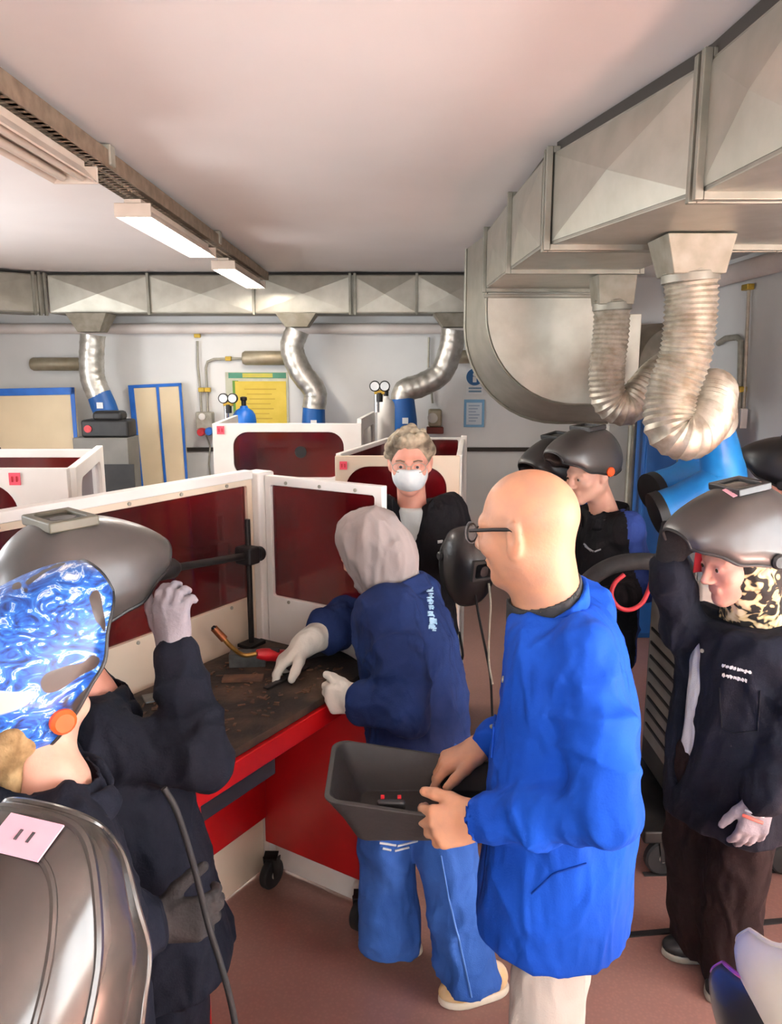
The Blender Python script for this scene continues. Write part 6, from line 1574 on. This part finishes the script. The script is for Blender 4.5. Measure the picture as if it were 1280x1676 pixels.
scarf_woman()

# ================================================================ foreground students at the left
# --- student raising a plain grey helmet
C = W(96, 1005, 1.55); nk = W(140, 1135, 1.52); fI = (.68, .73)
oI, jI, RI, shI, elI, wrI, _, _ = simple_person('student in dark navy jacket lifting a plain grey helmet with one gloved hand', C, fI, nk, (.86, .50), M_darknavy, M_skin_c, 81, pitch=.1,
    el=[None, W(330, 1240, 1.44)], wr=[W(190, 1175, 1.74), W(286, 1066, 1.54)], h=.007, wide=.95, off=(.11, .0))
glove(oI, M_gloveg, wr=wrI[1], thumb=V(-.8, .2, .2), finger=V(-.05, .08, 1), knuck=V(.75, -.65, 0), curl=(.55, .6, .65, .7), tdir=(.5, .85, -.1), sc=1.0, fat=1.15, cuff=(wrI[1] + (elI[1] - wrI[1]) * .18, .034, .042))
g2 = glove(oI, M_gloveg, wr=wrI[0], thumb=V(-.2, .2, 1), finger=V(-.3, -.4, .7), knuck=V(.6, -.7, 0), curl=(.6, .6, .7, .7), sc=.95, fat=1.15)
helmet('plain grey helmet raised by a gloved hand beside the booth', C + RI @ V(0, .03, .06), tilt_up(facing(fI, 0), 76), mat('warm_grey_shell', S(76, 73, 70), .4, col2=S(66, 63, 61), scale=7, coat=.15), s=1.0, mframe=mat('olive_lens_frame', S(96, 92, 76), .45, col2=S(80, 76, 62), scale=9))
# --- student with the blue patterned helmet
C = W(52, 1150, 1.22); nk = W(80, 1272, 1.17); fH = (.30, .95); fHh = (.74, .67)
oH, jH, RH, shH, elH, wrH, _, _ = simple_person('student with fair hair wearing a blue patterned helmet in the left foreground', C, fH, nk, (.86, .5), M_darknavy, M_skin_b, 91, pitch=.1,
    el=[None, W(110, 1490, 1.14)], wr=[None, W(246, 1512, 1.26)], h=.007, wide=.9)
PH = lambda x, y, z_: C + RH @ V(x, y, z_)
rn = random.Random(2); pr = [('+', cap(PH(-.03, -.07, -.04), PH(.04, -.07, -.04), .026, .026), 0)]
for k in range(26):
    x = rn.uniform(-.075, .045); pr.append(('+', cap(PH(x + .0, -.075 - rn.uniform(0, .02), -.02), PH(x * .9 - .005, -.085 - rn.uniform(0, .02), -.24), .016, .010), .008))
pr.append(('-', ell(PH(0, .1, -.02), V(.075, .085, .11), RH), .01))
sculpt('hair', pr, .006, cloth('fair_hair', (176, 146, 104), (118, 94, 62), bump=.5, bscale=160, scale=30), oH, smooth=1)
glove(oH, M_gloved, wr=wrH[1], thumb=V(.1, .2, 1), finger=V(.96, .1, .05), knuck=V(-.1, -1, .1), curl=(.7, .75, .8, .8), tdir=(.75, .7, -.1), sc=1.0, fat=1.15, cuff=(wrH[1] + (elH[1] - wrH[1]) * .22, .036, .044))
sculpt('cuff', [('+', cap(wrH[1] + (elH[1] - wrH[1]) * .14, wrH[1] + (elH[1] - wrH[1]) * .24, .043, .045), 0)], .006, M_shirtwhite, oH, smooth=1)
helmet('blue patterned helmet with orange knob in the left foreground', W(20, 1150, 1.22) + facing(fHh, .1) @ V(0, .02, .05), tilt_up(facing(fHh, 0), 112), M_pattern, s=.96, knob=mat('orange_knob', S(236, 88, 30), .45), mframe=M_chrome, mlens=mat('brown_reflection_lens', S(66, 52, 44), .15, .3))  # lens reflection is painted in: its brown is the lens base colour
tag(MB().tube(catmull([W(268, 1290, 1.22), W(290, 1330, 1.22), W(318, 1420, 1.22), W(340, 1510, 1.22), W(362, 1580, 1.20), W(380, 1650, 1.18), W(400, 1760, 1.15), (-.20, 1.12, .35), (-.16, 1.10, .10), (-.08, 1.15, .012)], 8), .0058, 10).obj('welding_cable', M_rubber, smooth=True), 'black cable running through the charcoal glove at lower left', 'cable')
# --- nearest helmet, glossy gunmetal, lower left corner
C = W(0, 1730, .66); nk = C + V(-.02, .0, -.17); fJ = (.30, .95)
oJ, jJ, RJ, *_ = simple_person('student closest to the camera in a dark jacket under the glossy helmet', C, fJ, nk, fJ, M_darknavy, M_skin_b, 101, pitch=.1, h=.009, wide=.85, eye=False)
helmet('glossy gunmetal helmet with a pink sticker in the lower left corner nearest the camera', C + V(0, 0, .03), tilt_up(facing(fJ, 0), 125), M_helmet_gloss, s=1.0, rim=M_helmet_gloss, lens=True, mframe=M_helmet_gloss, ridge=True, sticker=[(.16, .82, .062, .042, M_pinkpaper)])
# --- two upturned helmets on a small cabinet in the lower right corner
M_creamshell = mat('cream_plastic', S(214, 208, 188), .45, col2=S(202, 194, 172), scale=8)
vio = mat('violet_iridescent_edge', S(130, 80, 170), .25, .3, col2=S(216, 84, 124), scale=14)
RK = np.array([[-.748, -.649, .138], [-.376, .244, -.894], [.546, -.721, -.426]])
CK = V(.786, 1.093, .815)
helmet('upturned cream helmet shell seen from inside in the lower right corner', CK, RK, M_creamshell, rim=M_creamshell, s=1.035, mframe=M_creamshell, band=False)
helmet('dark helmet with a violet edge tucked under the cream helmet', CK + V(-.040, .02, -.080), RK, M_helmet_dark, rim=vio, s=1.0, knob=M_chrome, band=False)
tc_ = thing('tool_cabinet', 'small grey tool cabinet under the upturned cream helmet', 'cabinet', (.87, 1.08, 0))
MB().box((.87, 1.08, .295), (.28, .26, .55)).obj('body', M_machinelight, tc_, bevel=.006)
for k in range(2):
    d_ = MB().box((.87, .944, .17 + k * .25), (.25, .012, .22)).obj('drawer', M_machinelight, tc_, bevel=.004); MB().box((.87, .932, .22 + k * .25), (.12, .014, .014)).obj('handle', M_black, d_, bevel=.003)
MB().box((.87, 1.08, .01), (.24, .22, .02)).obj('plinth', M_black, tc_)
